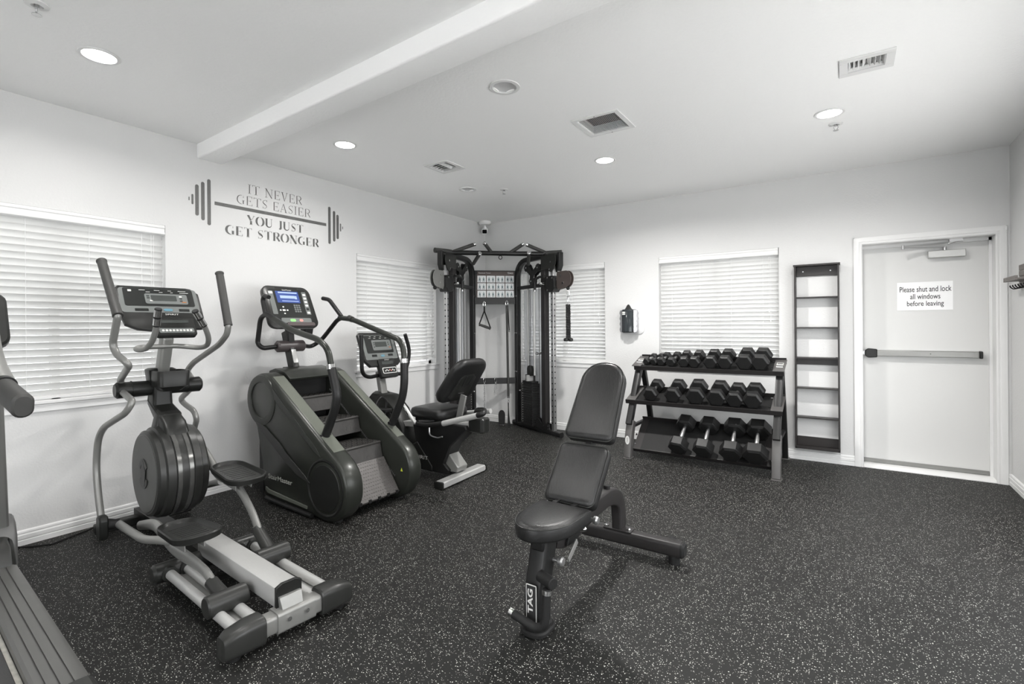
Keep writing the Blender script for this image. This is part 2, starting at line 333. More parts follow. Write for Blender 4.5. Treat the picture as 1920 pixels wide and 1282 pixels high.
# windows: a window frame with two sashes, pane, jamb liner, sill and apron; each with its blind
def window(n, horiz, a0, z0, a1, z1):
    """horiz: 'y' window of the left wall, 'x' of the back wall"""
    def P(a, d, z): return (-d, a, z) if horiz == 'y' else (a, YB + d, z)       # d = depth outwards
    def bx(mb, a, d, z, a2, d2, z2):
        p, q = P(a, d, z), P(a2, d2, z2); return mb.box([min(i, j) for i, j in zip(p, q)], [max(i, j) for i, j in zip(p, q)])
    w = MB()
    for s in ((a0, .09, z0, a0 + .045, .14, z1), (a1 - .045, .09, z0, a1, .14, z1), (a0, .09, z0, a1, .14, z0 + .05), (a0, .09, z1 - .045, a1, .14, z1), ((a0 + a1) / 2 - .022, .09, z0, (a0 + a1) / 2 + .022, .14, z1)): bx(w, *s)
    root = st('window_%d' % n, w, M['white'])
    for k in (0, 1):
        am = (a0 + a1) / 2; g = MB(); s0, s1 = ((a0 + .045, am - .022), (am + .022, a1 - .045))[k]
        bx(g, s0, .112, z0 + .05, s1, .118, z1 - .045); build('pane', g, M['tint'], root)
    s = MB(); bx(s, a0 - .035, -.028, z0 - .002, a1 + .035, 0.0, z0 + .020); bx(s, a0 + .001, 0, z0, a1 - .001, .09, z0 + .012); build('sill', s, M['trim'], root, .004)
    s = MB(); bx(s, a0 - .02, -.014, z0 - .050, a1 + .02, 0, z0 - .003); bx(s, a0 - .02, -.018, z0 - .014, a1 + .02, 0, z0 - .003); build('apron', s, M['trim'], root, .002)
def blind(horiz, a0, z0, a1, z1, lab, tilt, zb):
    def P(a, d, z): return V((-d, a, z)) if horiz == 'y' else V((a, YB + d, z))
    mid = P((a0 + a1) / 2, .045, z0)
    root = thing('window_blind', lab, 'blinds', mid, 'white slatted window blinds')
    aw = V((0, 1, 0)) if horiz == 'y' else V((1, 0, 0)); dw = V((-1, 0, 0)) if horiz == 'y' else V((0, 1, 0))
    L = a1 - a0 - .012; h = MB()
    prof = [(-.004, z1 - .074), (.004, z1 - .078), (.012, z1 - .078), (.012, z1 - .002), (-.004, z1 - .002), (-.010, z1 - .010), (-.010, z1 - .022), (-.005, z1 - .028), (-.005, z1 - .052), (-.011, z1 - .058), (-.011, z1 - .068)]
    T = Matrix((dw, V((0, 0, 1)), aw)).transposed().to_4x4(); T.translation = P(a0 + .006, 0, 0)
    h.prism(prof, 0, L, T); build('valance', h, M['trim'], root)
    n = round((z1 - .088 - zb - .034) / .0435); pit = (z1 - .088 - zb - .034) / n; n += 1; me = None
    for k in range(n):
        z = z1 - .088 - k * pit; c = P(a0 + .008, .042, z)
        t = tilt + random.uniform(-2, 2)
        # curved slat cross section
        cs = []
        for j in range(5):
            s_ = -1 + j / 2; cs.append((s_ * .0245, .0028 * (1 - s_ * s_)))
        sec = [(x, y + .0008) for x, y in cs] + [(x, y - .0008) for x, y in reversed(cs)]
        if me is None:
            mb = MB(); T3 = Matrix((dw, V((0, 0, 1)), aw)).transposed().to_4x4(); T3.translation = root.location; mb.prism(sec, 0, L - .004, T3)
            o = build('slat', mb, M['slat'], root, at0=root.location.copy()); o.location = c - root.location; me = o.data; o0 = o
        else:
            o = o0.copy(); COL.objects.link(o); o.location = c - root.location
        o.rotation_mode = 'AXIS_ANGLE'; o.rotation_axis_angle = (R(t), *aw)
    b = MB(); T2 = T.copy(); b.prism([(.030, zb), (.054, zb), (.056, zb + .016), (.042, zb + .020), (.028, zb + .016)], 0, L, T2); build('bottom_rail', b, M['trim'], root)
    for fr in (.12, .37, .63, .88):
        q = MB(); a = a0 + (a1 - a0) * fr
        for d in (.016, .068): q.cyl(P(a, d, zb + .01), P(a, d, z1 - .075), .0011, 5)
        build('ladder_cord', q, M['white'], root)
    q = MB(); a = a1 - .09; q.cyl(P(a, .006, z1 - .08), P(a, .006, z1 - .62), .0011, 5); q.lathe([(.001, 0), (.006, .004), (.004, .03), (.001, .034)], Matrix.Translation(P(a, .006, z1 - .65)), 8)
    a = a1 - .075; q.cyl(P(a, .006, z1 - .08), P(a, .006, z1 - .72), .0011, 5); q.lathe([(.001, 0), (.006, .004), (.004, .03), (.001, .034)], Matrix.Translation(P(a, .006, z1 - .75)), 8)
    build('pull_cord', q, M['white'], root)
window(1, 'y', *W1); window(2, 'y', *W2); window(3, 'x', *W3); window(4, 'x', *W4)
TILT_Y, TILT_X = -57, -54
blind('y', *W1, 'white slatted blind of the nearest window on the left wall, behind the elliptical', TILT_Y, .885)
blind('y', *W2, 'white slatted blind of the left wall window behind the recumbent bike', TILT_Y, .93)
blind('x', *W3, 'white slatted blind on the back wall, half hidden behind the cable machine', TILT_X, .885)
blind('x', *W4, 'white slatted blind on the back wall above the dumbbell rack', TILT_X, .885)

# door
d = MB(); d.box((DX0 + .003, YB + .142, .012), (DX1 - .003, YB + .187, DZ - .004)); door = st('door_1', d, M['door'])
c = MB()
cas = [(0, 0), (0, .012), (.008, .017), (.022, .014), (.026, .018), (.052, .020), (.060, .016), (.066, .016), (.066, 0)]
def casing(mb, a, b, outw):
    a, b = V(a), V(b); T = frame(a, outw, (0, -1, 0)); w = T.col[2].to_3d(); L = (b - a).length
    mb.prism(cas, *((0, L) if w.dot(b - a) > 0 else (-L, 0)), T)
casing(c, (DX0 + .002, YB, 0), (DX0 + .002, YB, DZ + .064), (-1, 0, 0)); casing(c, (DX1 - .002, YB, 0), (DX1 - .002, YB, DZ + .064), (1, 0, 0)); casing(c, (DX0 - .064, YB, DZ - .002), (DX1 + .064, YB, DZ - .002), (0, 0, 1))
c.box((DX0, YB, 0), (DX0 + .003, YB + .2, DZ)); c.box((DX1 - .003, YB, 0), (DX1, YB + .2, DZ)); c.box((DX0, YB, DZ - .003), (DX1, YB + .2, DZ))
c.box((DX0 + .003, YB + .120, DZ - .03), (DX1 - .003, YB + .141, DZ - .003)); c.box((DX1 - .022, YB + .120, 0), (DX1 - .003, YB + .141, DZ))
build('door_frame', c, M['trim'], door)
c = MB(); c.prism([(-.01, 0), (.19, 0), (.19, .012), (.13, .024), (.02, .024), (-.01, .006)], DX0 + .004, DX1 - .004, Matrix((V((0, 1, 0)), V((0, 0, 1)), V((1, 0, 0)))).transposed().to_4x4() @ Matrix.Translation((YB, 0, 0))); build('threshold', c, M['trim'], door)
c = MB(); c.box((DX0 + .006, YB + .132, .026), (DX1 - .025, YB + .1415, .062)); build('door_sweep', c, M['silver'], door, .003)
yl = YB + .142
p0, p1 = at(1640, 660, y=yl - .05), at(1842, 664, y=yl - .05); zc = 1.055
pb = MB(); pb.box((p0.x, yl - .058, zc - .030), (p1.x - .018, yl - .02, zc + .026)); bar = build('push_bar', pb, M['silver'], door, .006)
pb = MB(); pb.box((p0.x, yl - .02, zc - .035), (p1.x, yl, zc + .032)); build('mounting_rail', pb, M['silver2'], bar)
pb = MB(); pb.box((p1.x - .018, yl - .062, zc - .034), (p1.x + .004, yl, zc + .03)); build('end_cap', pb, M['char'], bar, .006)
pb = MB(); pb.prism([(-.02, -.045), (.05, -.04), (.05, .035), (-.02, .042), (-.045, .02), (-.045, -.025)], 0, .066, frame((p0.x - .03, yl, zc), (1, 0, 0), (0, 0, 1)) ); 
pb2 = MB(); pb2.prism([(-.02, -.045), (.05, -.04), (.05, .035), (-.02, .042), (-.045, .02), (-.045, -.025)], yl - .066, yl, Matrix(((1, 0, 0, p0.x - .03), (0, 0, 1, 0), (0, 1, 0, zc), (0, 0, 0, 1)))); build('latch_housing', pb2, M['char'], bar, .008)
pb = MB(); pb.cyl((DX0 + .02, yl - .02, zc), (DX0 + .02, yl, zc), .02); build('latch_bolt', pb, M['steel'], bar)
q = MB(); q.cyl(((p0.x + p1.x) / 2 + .03, yl - .060, zc), ((p0.x + p1.x) / 2 + .03, yl - .056, zc), .004, 8); build('dogging_screw', q, M['char'], bar)
cx0, cx1 = at(1740, 470, y=yl - .05).x, at(1811, 470, y=yl - .05).x
cl = thing('door_closer', 'pale grey hydraulic door closer with folding arm at the top of the white door', 'door closer', (cx0, yl, 1.9))
q = MB(); q.box((cx0, yl - .062, 1.905), (cx1, yl, 1.968)); build('closer_body', q, M['silver2'], cl, .005)
q = MB(); a = V(((cx0 + cx1) / 2 - .01, yl - .035, 1.968)); b_ = at(1692, 461, y=yl - .10); e_ = at(1790, 448, y=yl - .03)
q.cyl(a, a + V((0, 0, .03)), .014); a2 = a + V((0, 0, .028)); b2 = V((b_.x, yl - .155, 2.0)); q.bar(a2, b2, .022, .006); build('closer_arm', q, M['steel'], cl)
q = MB(); q.cyl(b2 - V((0, 0, .012)), b2 + V((0, 0, .022)), .011); e2 = V((e_.x - .02, yl - .05, 2.035)); q.bar(b2 + V((0, 0, .015)), e2, .016, .010); q.cyl(e2 - V((.03, 0, .012)), e2 + V((.03, 0, .012)), .011); q.box((e2.x - .02, yl - .07, 2.035), (e2.x + .07, yl - .03, 2.057)); build('forearm', q, M['steel'], cl)
# sign
s0, s1 = at(1682, 528, y=yl), at(1787, 577, y=yl); sz1, sz0 = 1.700, 1.445
sg = thing('door_sign', 'white sign on the door asking people to shut and lock all windows', 'sign', ((s0.x + s1.x) / 2, yl, sz0))
q = MB(); q.box((s0.x, yl - .004, sz0), (s1.x, yl, sz1)); build('sign_board', q, M['white'], sg)
for k, (t, w_) in enumerate((('Please shut and lock', .93), ('all windows', .54), ('before leaving', .66))):
    words('lettering', t, M['black2'], sg, frame(((s0.x + s1.x) / 2 + .004, yl - .0046, sz1 - (.064, .130, .200)[k]), (1, 0, 0), (0, 0, 1)), w=(s1.x - s0.x) * w_, h=(.049, .047, .060)[k], bold=.006)

# ------------------------------------------------------------ ceiling fittings
def portal(x0, y0, z0, w, h, rot):
    ld = bpy.data.lights.new('daylight_portal', 'AREA'); ld.shape = 'RECTANGLE'; ld.size = w; ld.size_y = h; ld.cycles.is_portal = True
    lo = bpy.data.objects.new('daylight_portal', ld); COL.objects.link(lo); lo.location = (x0, y0, z0); lo.rotation_euler = rot
for w_, hz in ((W1, 'y'), (W2, 'y'), (W3, 'x'), (W4, 'x')):
    a0, z0, a1, z1 = w_; portal(*((-.17, (a0 + a1) / 2) if hz == 'y' else ((a0 + a1) / 2, YB + .21)), (z0 + z1) / 2, *((a1 - a0, z1 - z0)), (R(90), 0, R(-90 if hz == 'y' else 180) ))
for a0, z0, a1, z1 in FILL_RW: portal(X1 + .16, (a0 + a1) / 2, (z0 + z1) / 2, a1 - a0, z1 - z0, (R(90), 0, R(90)))
for a0, z0, a1, z1 in FILL_NW: portal((a0 + a1) / 2, YN - .14, (z0 + z1) / 2, a1 - a0, z1 - z0, (R(90), 0, 0))
def downlight(x, y, lab, watt):
    t = thing('ceiling_downlight', lab, 'ceiling light', (x, y, HL - .01), 'lit round ceiling downlights')
    q = MB(); q.lathe([(.072, -.001), (.074, -.006), (.088, -.006), (.093, -.001)], Matrix.Translation((x, y, HL)), 32); build('trim_ring', q, M['trim'], t)
    q = MB(); q.lathe([(.0005, -.004), (.06, -.0045), (.0735, -.002)], Matrix.Translation((x, y, HL)), 32); build('diffuser', q, M['lamp'], t)
    ld = bpy.data.lights.new('lamp', 'AREA'); ld.shape = 'DISK'; ld.size = .14; ld.energy = watt; ld.color = (1, .98, .955); ld.spread = R(160)
    lo = bpy.data.objects.new('lamp', ld); COL.objects.link(lo); lo.parent = t; lo.location = (0, 0, -.004)
labs = ['lit ceiling downlight nearest the left wall, on the near side of the beam', 'lit ceiling downlight just beyond the beam, above the stair climber', 'lit ceiling downlight in the middle of the far ceiling, beyond the return grille', 'lit ceiling downlight in front of the door, beside the sprinkler']
for i, (x, y) in enumerate(LIGHTS): downlight(x, y, labs[i] if i < 4 else ['lit ceiling downlight outside the view, right of the bench', 'lit ceiling downlight above the photographer', 'lit ceiling downlight over the middle of the room, before the beam', 'lit ceiling downlight at the right rear of the room', 'lit ceiling downlight by the rear wall, middle', 'lit ceiling downlight by the rear wall, right'][i - 4], LAMP_W[i])
for (x, y), lab in zip(CANS, ('unlit round recessed ceiling can between the beam and the return grille', 'unlit round recessed ceiling can in front of the corner, beyond the square diffuser')):
    t = thing('recessed_can', lab, 'ceiling light', (x, y, HL - .01), 'unlit round ceiling cans'); T = Matrix.Translation((x, y, HL))
    q = MB(); q.lathe([(.070, .001), (.070, -.005), (.090, -.005), (.095, 0), (.095, .001)], T, 36)
    q = MB(); q.layers([[(r * math.cos(2 * PI * j / 36), r * math.sin(2 * PI * j / 36), z) for j in range(36)] for r, z in ((.094, .0), (.092, -.005), (.073, -.006), (.069, -.002), (.069, .004))], T, cap=False); build('trim_ring', q, M['trim'], t)
    q = MB(); q.layers([[(r * math.cos(2 * PI * j / 36), r * math.sin(2 * PI * j / 36), z) for j in range(36)] for r, z in ((.0695, -.003), (.068, .004), (.055, .012), (.03, .016), (.001, .017))], T, cap=False); build('reflector', q, mat('can_reflector', .52, .6), t)
def rim(x, y, a, b, w, q, T=None):
    for lo, hi in (((x - a - w, y - b - w), (x + a + w, y - b)), ((x - a - w, y + b), (x + a + w, y + b + w)), ((x - a - w, y - b), (x - a, y + b)), ((x + a, y - b), (x + a + w, y + b))): q.box((*lo, HL - .008), (*hi, HL + .0))
x, y, a, b = VENTS['return']; t = thing('return_grille', 'square ceiling return grille with dark closely spaced slats', 'vent', (x, y, HL - .01))
q = MB(); rim(x, y, a, b, .034, q); build('grille_frame', q, M['trim'], t, .002)
q = MB(); q.box((x - a, y - b, HL + .06), (x + a, y + b, HL + .065)); build('duct_shade_plate', q, M['dark'], t)  # near-black sheet, painted as the shade behind the slats
q = MB(); n = 24
for k in range(n):
    xx = x - a + (k + .5) * 2 * a / n; T = Matrix.Translation((xx, y, HL + .004)) @ Matrix.Rotation(R(38), 4, 'Y'); q.box((-.006, -b, -.0008), (.006, b, .0008), T)
build('slats', q, mat('grille_slat_grey', .50, .45), t, kind='stuff')
q = MB(); q.cyl((x, y - b - .017, HL - .010), (x, y - b - .017, HL - .006), .004, 8); q.cyl((x, y + b + .017, HL - .010), (x, y + b + .017, HL - .006), .004, 8); build('screw', q, M['steelgrey'], t)
x, y, a, b = VENTS['supply_b']; t = thing('supply_register', 'rectangular ceiling supply register with turned vertical vanes, near the door side', 'vent', (x, y, HL - .01))
q = MB(); rim(x, y, a, b, .042, q); build('register_frame', q, M['trim'], t, .002)
q = MB(); q.box((x - a, y - b, HL + .034), (x + a, y + b, HL + .038)); build('duct_shade_plate', q, M['dark'], t)  # dark plate set low so the vane gaps look shaded
for k in range(8):
    xx = x - a + (k + .5) * 2 * a / 8; T = Matrix.Translation((xx, y - .02, HL + .006)) @ Matrix.Rotation(R(28 if k < 4 else -28), 4, 'Y'); q = MB(); q.box((-.001, -b + .02, -.017), (.001, b - .015, .017), T); build('vane', q, M['trim'], t)
for k in range(3):
    T = Matrix.Translation((x, y + b - .012 - k * .018, HL + .02 + k * .006)) @ Matrix.Rotation(R(50), 4, 'X'); q = MB(); q.box((-a, -.013, -.001), (a, .013, .001), T); build('louvre', q, M['trim'], t)
x, y, a, b = VENTS['supply_a']; t = thing('ceiling_diffuser', 'small square ceiling air diffuser with patterned louvres, near the left wall', 'vent', (x, y, HL - .01))
q = MB(); rim(x, y, a - .012, b - .012, .034, q); build('diffuser_frame', q, M['trim'], t, .002)
q = MB(); q.box((x - a, y - b, HL + .030), (x + a, y + b, HL + .034)); build('duct_shade_plate', q, M['dark'], t)  # dark plate giving the louvre slots their painted shade
for k in range(5):
    yy = y - .085 + k * .036
    for T, hx, hy in ((Matrix.Translation((x - .05, yy, HL + .006)) @ Matrix.Rotation(R(42), 4, 'X'), .05, .014), (Matrix.Translation((x + .02, yy, HL + .006)) @ Matrix.Rotation(R(-40), 4, 'Y'), .014, .017), (Matrix.Translation((x + .065, yy, HL + .006)) @ Matrix.Rotation(R(40), 4, 'Y'), .014, .017)):
        q = MB(); q.box((-hx, -hy, -.001), (hx, hy, .001), T); build('louvre', q, M['trim'], t)
for (x, y, lab) in ((1.238, .667, 'white pendant fire sprinkler on the near ceiling in the top left corner'), (1.238, 4.327, 'small dark-centred fire sprinkler on the far ceiling near the corner'), (4.182, 4.302, 'white fire sprinkler behind the downlight by the door')):
    t = thing('fire_sprinkler', lab, 'sprinkler', (x, y, HL - .06)); T = Matrix.Translation((x, y, HL))
    q = MB(); q.lathe([(.045, 0), (.044, -.004), (.022, -.010), (.020, -.004), (.012, -.002)], T, 24); build('escutcheon', q, M['trim'], t)
    q = MB(); q.cyl((x, y, HL), (x, y, HL - .018), .010, 12); q.tube([(x - .009, y, HL - .014), (x - .014, y, HL - .028), (x - .004, y, HL - .045)], .002, 6); q.tube([(x + .009, y, HL - .014), (x + .014, y, HL - .028), (x + .004, y, HL - .045)], .002, 6); q.lathe([(.004, -.044), (.018, -.047), (.018, -.049), (.002, -.051)], T, 12); build('sprinkler_head', q, M['steel'], t)
# security camera
cx, cy = .105, 5.50; t = thing('security_camera', 'small white security camera with dark lens hung in the far ceiling corner', 'camera', (cx, cy, HL - .12))
q = MB(); q.lathe([(.083, 0), (.083, -.030), (.070, -.046), (.02, -.052), (.001, -.052)], Matrix.Translation((cx, cy, HL)), 28); build('mount_base', q, M['trim'], t)
q = MB(); q.cyl((cx, cy, HL - .05), (cx, cy, HL - .085), .014, 14); q.ball((cx, cy, HL - .088), .022); build('swivel', q, M['white'], t)
dirc = (V((2.6, 1.5, 1.1)) - V((cx, cy, HL - .13))).normalized(); a = V((cx, cy, HL - .128)) - dirc * .05; b = a + dirc * .12
T = along(a, b); q = MB(); q.pad(rrect(.078, .070, .02), [(.006, 0), (0, .008), (0, .115), (.004, .12)], T); body = build('camera_body', q, M['white'], t)
q = MB(); q.prism(rrect(.064, .052, .012), .118, .1225, T); build('lens', q, mat('black_glass', .006, .08), body)

# ------------------------------------------------------------ wall decal on the left wall
dc = thing('wall_decal', 'silver vinyl barbell and motivational slogan stuck high on the left wall', 'wall decal', (0, 2.5, 2.1))
TW = Matrix((V((0, 1, 0)), V((0, 0, 1)), V((1, 0, 0)))).transposed().to_4x4(); TW.translation = V((.0008, 0, 0))
def pill(y0, y1, z0, z1):
    q = MB(); r = min((y1 - y0) / 2, .02) * .98; q.prism(rrect(y1 - y0, z1 - z0, r, 4, (y0 + y1) / 2, (z0 + z1) / 2), 0, .0012, TW); return q
ZC = 2.338
for yy, hh in ((1.868, .122), (1.911, .152), (1.957, .184)): build('plate', pill(yy - .012, yy + .014, ZC - hh, ZC + hh), M['vinyl'], dc)
for yy, hh in ((3.077, .184), (3.131, .152), (3.172, .122)): build('plate', pill(yy - .014, yy + .014, ZC - hh, ZC + hh), M['vinyl'], dc)
for yy, hh, w_ in ((1.836, .040, .007), (1.812, .014, .004), (3.207, .040, .007), (3.232, .014, .004)): build('collar', pill(yy - w_, yy + w_, ZC - hh, ZC + hh), M['vinyl'], dc)
q = MB(); q.prism([(2.000, ZC - .012), (3.040, ZC - .014), (3.040, ZC + .014), (2.000, ZC + .016)], 0, .0012, TW); build('bar', q, M['vinyl'], dc)
# stencil serif capitals: every stroke a ribbon (x0,y0,x1,y1,width0,width1) in a box one unit high
def GL(ch, th):     # th thick stem width
    t = .035; g = []; sv = lambda x, y, w=.12: g.append((x - w, y, x + w, y, t, t))
    def S(x, a=0, b=1, w=None): g.append((x, a, x, b, w or th, w or th))
    def curve(fn, n=9):
        pts = [fn(i / n) for i in range(n + 1)]
        for i in range(n): g.append((*pts[i][:2], *pts[i + 1][:2], pts[i][2], pts[i + 1][2]))
    if ch == 'I': S(.16, .05, .95); sv(.16, .015, .14); sv(.16, .985, .14); w = .32
    elif ch == 'T': S(.36, .05, .93); sv(.36, .015, .14); g.append((.02, .985, .30, .985, t, t)); g.append((.42, .985, .70, .985, t, t)); g.append((.03, .99, .03, .80, .06, .01)); g.append((.69, .99, .69, .80, .06, .01)); w = .72
    elif ch == 'N': S(.12, 0, .9, t); sv(.12, .015, .12); g.append((.10, 1, .68, 0, th * 1.1, th * 1.1)); S(.68, .25, 1, t); sv(.68, .985, .12); sv(.06, .985, .08); w = .80
    elif ch == 'E': S(.14, 0, 1); g += [(.22, .985, .58, .985, t, t), (.24, .5, .44, .5, t, t), (.22, .015, .60, .015, t, t), (.57, .99, .57, .78, .06, .01), (.59, .01, .59, .24, .06, .01), (.44, .60, .44, .40, t, t)]; w = .64
    elif ch == 'V': g += [(.12, 1, .38, .0, th * 1.1, th * .8), (.62, 1, .44, .2, t, t)]; sv(.13, .985, .13); sv(.62, .985, .10); w = .74
    elif ch == 'R':
        S(.14, .03, .97); sv(.14, .015, .13); g.append((.20, .985, .40, .985, t, t)); curve(lambda s: (.40 + .19 * math.sin(PI * s), .985 - .24 + .24 * math.cos(PI * s), t + (th - t) * math.sin(PI * s))); g.append((.22, .505, .40, .505, t, t)); g.append((.40, .46, .66, .02, th, th * .9)); w = .72
    elif ch == 'G':
        curve(lambda s: (.38 - .32 * math.sin(PI * s) + .12 * abs(2 * s - 1) ** 3, .5 + .48 * math.cos(PI * s), t + (th * 1.1 - t) * math.sin(PI * s)), 12); g.append((.62, .98, .62, .72, .01, .05)); S(.62, .05, .40); sv(.62, .42, .12); w = .76
    elif ch == 'S':
        curve(lambda s: (.30 + .20 * math.sin(2 * PI * s + .0) * -1 if False else .28 - .19 * math.sin(2 * PI * s * 1.0), .97 - .94 * s, t + (th * 1.15 - t) * math.exp(-((s - .5) / .2) ** 2)), 14); g += [(.30, .97, .46, .93, t, t), (.48, .98, .48, .76, .05, .01), (.09, .02, .09, .26, .05, .01), (.28, .03, .12, .08, t, t)]; w = .56
    elif ch == 'A': g += [(.10, .0, .34, .9, t, t), (.38, 1, .66, 0, th * .8, th * 1.1), (.20, .33, .44, .33, t, t)]; sv(.10, .015, .11); sv(.66, .015, .13); w = .78
    elif ch == 'Y': g += [(.10, 1, .36, .45, th * 1.1, th * .9), (.66, 1, .46, .55, t, t)]; S(.38, .05, .40); sv(.38, .015, .14); sv(.12, .985, .12); sv(.66, .985, .10); w = .76
    elif ch == 'O':
        curve(lambda s: (.34 - .30 * math.sin(PI * s), .5 + .48 * math.cos(PI * s), t + (th * 1.1 - t) * math.sin(PI * s)), 12); curve(lambda s: (.44 + .30 * math.sin(PI * s), .5 + .48 * math.cos(PI * s), t + (th * 1.1 - t) * math.sin(PI * s)), 12); w = .80
    elif ch == 'U': S(.14, .30, .97); sv(.14, .985, .13); curve(lambda s: (.39 - .25 * math.cos(PI * s), .30 - .27 * math.sin(PI * s), th * (1 - s) + t * s), 8); S(.64, .30, .97, t); sv(.64, .985, .11); w = .76
    elif ch == 'J': S(.34, .2, .97); sv(.34, .985, .14); curve(lambda s: (.34 - .12 + .12 * math.cos(PI * s * .7), .2 - .2 * math.sin(PI * s * .8), th * (1 - s) + .05), 6); w = .48
    else: return [], .42
    return g, w + .10
def slogan(text, ya, yb, z0, z1, th):
    gl = []; x = 0
    for ch in text:
        g, w = GL(ch, th); gl += [(a + x, b, c_ + x, d_, e, f) for a, b, c_, d_, e, f in g]; x += w
    sx = (yb - ya) / (x - .1); h = z1 - z0; q = MB()
    for a, b, c_, d_, e, f in gl:
        p = V((a, b)); r_ = V((c_, d_)); dd = r_ - p
        if dd.length < 1e-6: continue
        n_ = V((-dd.y, dd.x)).normalized()
        if abs(n_.x) < .3: k0 = k1 = 1
        pts = [p + n_ * e / 2, p - n_ * e / 2, r_ - n_ * f / 2, r_ + n_ * f / 2]
        q.add([(ya + k.x * sx, z0 + k.y * h, .001) for k in pts], [(0, 1, 2, 3)], TW)
    build('slogan_line', q, M['vinyl'], dc, kind='stuff')
slogan('IT NEVER', 2.270, 2.780, 2.478, 2.556, .085); slogan('GETS EASIER', 2.175, 2.868, 2.375, 2.452, .085)
slogan('YOU JUST', 2.262, 2.790, 2.216, 2.292, .19); slogan('GET STRONGER', 2.085, 2.955, 2.105, 2.182, .19)

# ------------------------------------------------------------ black wall shelf
X0s, X1s, Z0s, Z1s, DP = 3.822, 4.188, .128, 1.885, .108; yf = YB - DP; yw = YB - .001
t = thing('wall_shelf', 'tall narrow black open-backed wall shelf between the blind and the door', 'shelf', (4.005, YB - .05, Z0s))
for nm, lo, hi in (('side_panel', (X0s, yf, Z0s), (X0s + .014, yw, Z1s)), ('side_panel', (X1s - .014, yf, Z0s), (X1s, yw, Z1s)), ('top_panel', (X0s - .008, yf - .006, Z1s), (X1s + .008, yw, Z1s + .016)), ('bottom_panel', (X0s, yf, Z0s), (X1s, yw, Z0s + .014)),
                   ('mounting_rail', (X0s + .014, yw - .016, Z1s - .092), (X1s - .014, yw, Z1s)), ('mounting_rail', (X0s + .014, yw - .016, 1.009 - .075), (X1s - .014, yw, 1.004)), ('front_lip', (X0s + .014, yf, Z0s + .014), (X1s - .014, yf + .012, Z0s + .030)), ('mounting_rail', (X0s + .014, yw - .016, Z0s + .014), (X1s - .014, yw, Z0s + .105))):
    build(nm, MB().box(lo, hi), M['shelfblk'], t, .001)
for z in (1.589, 1.299, 1.009, .719, .435): build('shelf_board', MB().box((X0s + .014, yf + .002, z - .013), (X1s - .014, yw, z)), M['shelfblk'], t, .001)
for xx in (X0s + .07, X1s - .07): build('screw', MB().cyl((xx, yw - .019, Z1s - .046), (xx, yw - .015, Z1s - .046), .006, 10), M['steel'], t)
build('clip', MB().box((X1s - .032, yf + .004, 1.009), (X1s - .014, yf + .02, 1.016)), M['black'], t)

# ------------------------------------------------------------ wipes dispenser
t = thing('wipes_dispenser', 'dark smoked wipes dispenser with foil sides on the back wall between two blinds', 'dispenser', (2.12, YB, 1.25))
wx = 2.135; y0 = YB - .14
q = MB(); q.pad(rrect(.27, .35, .06, 5, 0, 0), [(.003, 0), (0, .003), (0, .010), (.003, .012)], Matrix(((1, 0, 0, wx + .03), (0, 0, -1, YB), (0, 1, 0, 1.40), (0, 0, 0, 1)))); build('wall_plate', q, mat('clear_wall_plate', (.66, .66, .66), .3), t)
prof = [(-.075, .0), (-.08, -.05), (-.055, -.115), (0, -.132), (.055, -.115), (.08, -.05), (.075, 0)]
q = MB(); q.layers([[(wx + x * s, YB - .012 + y * s, z) for x, y in prof] for s, z in ((.93, 1.245), (1, 1.255), (1, 1.505), (.95, 1.515))]); build('canister', q, M['smoke'], t)
q = MB(); q.cyl((wx, YB - .068, 1.26), (wx, YB - .068, 1.49), .052, 20); build('wipes_roll', q, mat('wipes_roll_print', (.09, .12, .12), .4, var=.6, vscale=30), t)
for sx in (-1, 1):
    q = MB(); pr = []
    for k in range(9):
        pr.append((sx * (.098 + .010 * (k % 2)), 1.25 + k * .032))
    q.layers([[(wx + sx * .072, YB - .02, z), (wx + xx, YB - .03, z), (wx + xx * .98, YB - .085, z), (wx + sx * .070, YB - .10, z)] for xx, z in pr]); build('foil_side', q, M['foil'], t, smooth=10)
q = MB(); q.lathe([(.05, 0), (.034, .018), (.020, .045), (.008, .060), (.001, .062)], Matrix.Translation((wx - .002, YB - .068, 1.512)), 16); build('dispensing_nozzle', q, M['char2'], t)
q = MB(); q.box((wx - .05, YB - .139, 1.452), (wx, YB - .125, 1.466)); q.box((wx - .05, YB - .139, 1.47), (wx, YB - .125, 1.488)); build('sticker', q, M['label'], t)

# ------------------------------------------------------------ coat rack at the right edge
t = thing('coat_rack', 'grey-brown wooden coat rack with black hooks on the right wall', 'coat rack', (X1, 5.1, 1.6))
for k in range(4): build('back_board', MB().box((X1 - .014, 4.86, 1.592 + k * .0445), (X1, 5.335, 1.634 + k * .0445)), M['wood'], t, .0015)
build('shelf_lip', MB().box((5.246, 4.97, 1.636), (5.260, 5.29, 1.668)), M['wood'], t, .001)
build('shelf_board', MB().box((5.255, 4.97, 1.640), (X1 - .014, 5.29, 1.650)), M['wood'], t, .001)
for k in range(6):
    yy = 5.29 - k * .07; q = MB(); q.tube(spline([(X1 - .014, yy, 1.604), (X1 - .03, yy, 1.588), (X1 - .055, yy, 1.586), (X1 - .07, yy, 1.600), (X1 - .072, yy, 1.612)], 4), .004, 8); build('hook', q, M['black'], t)

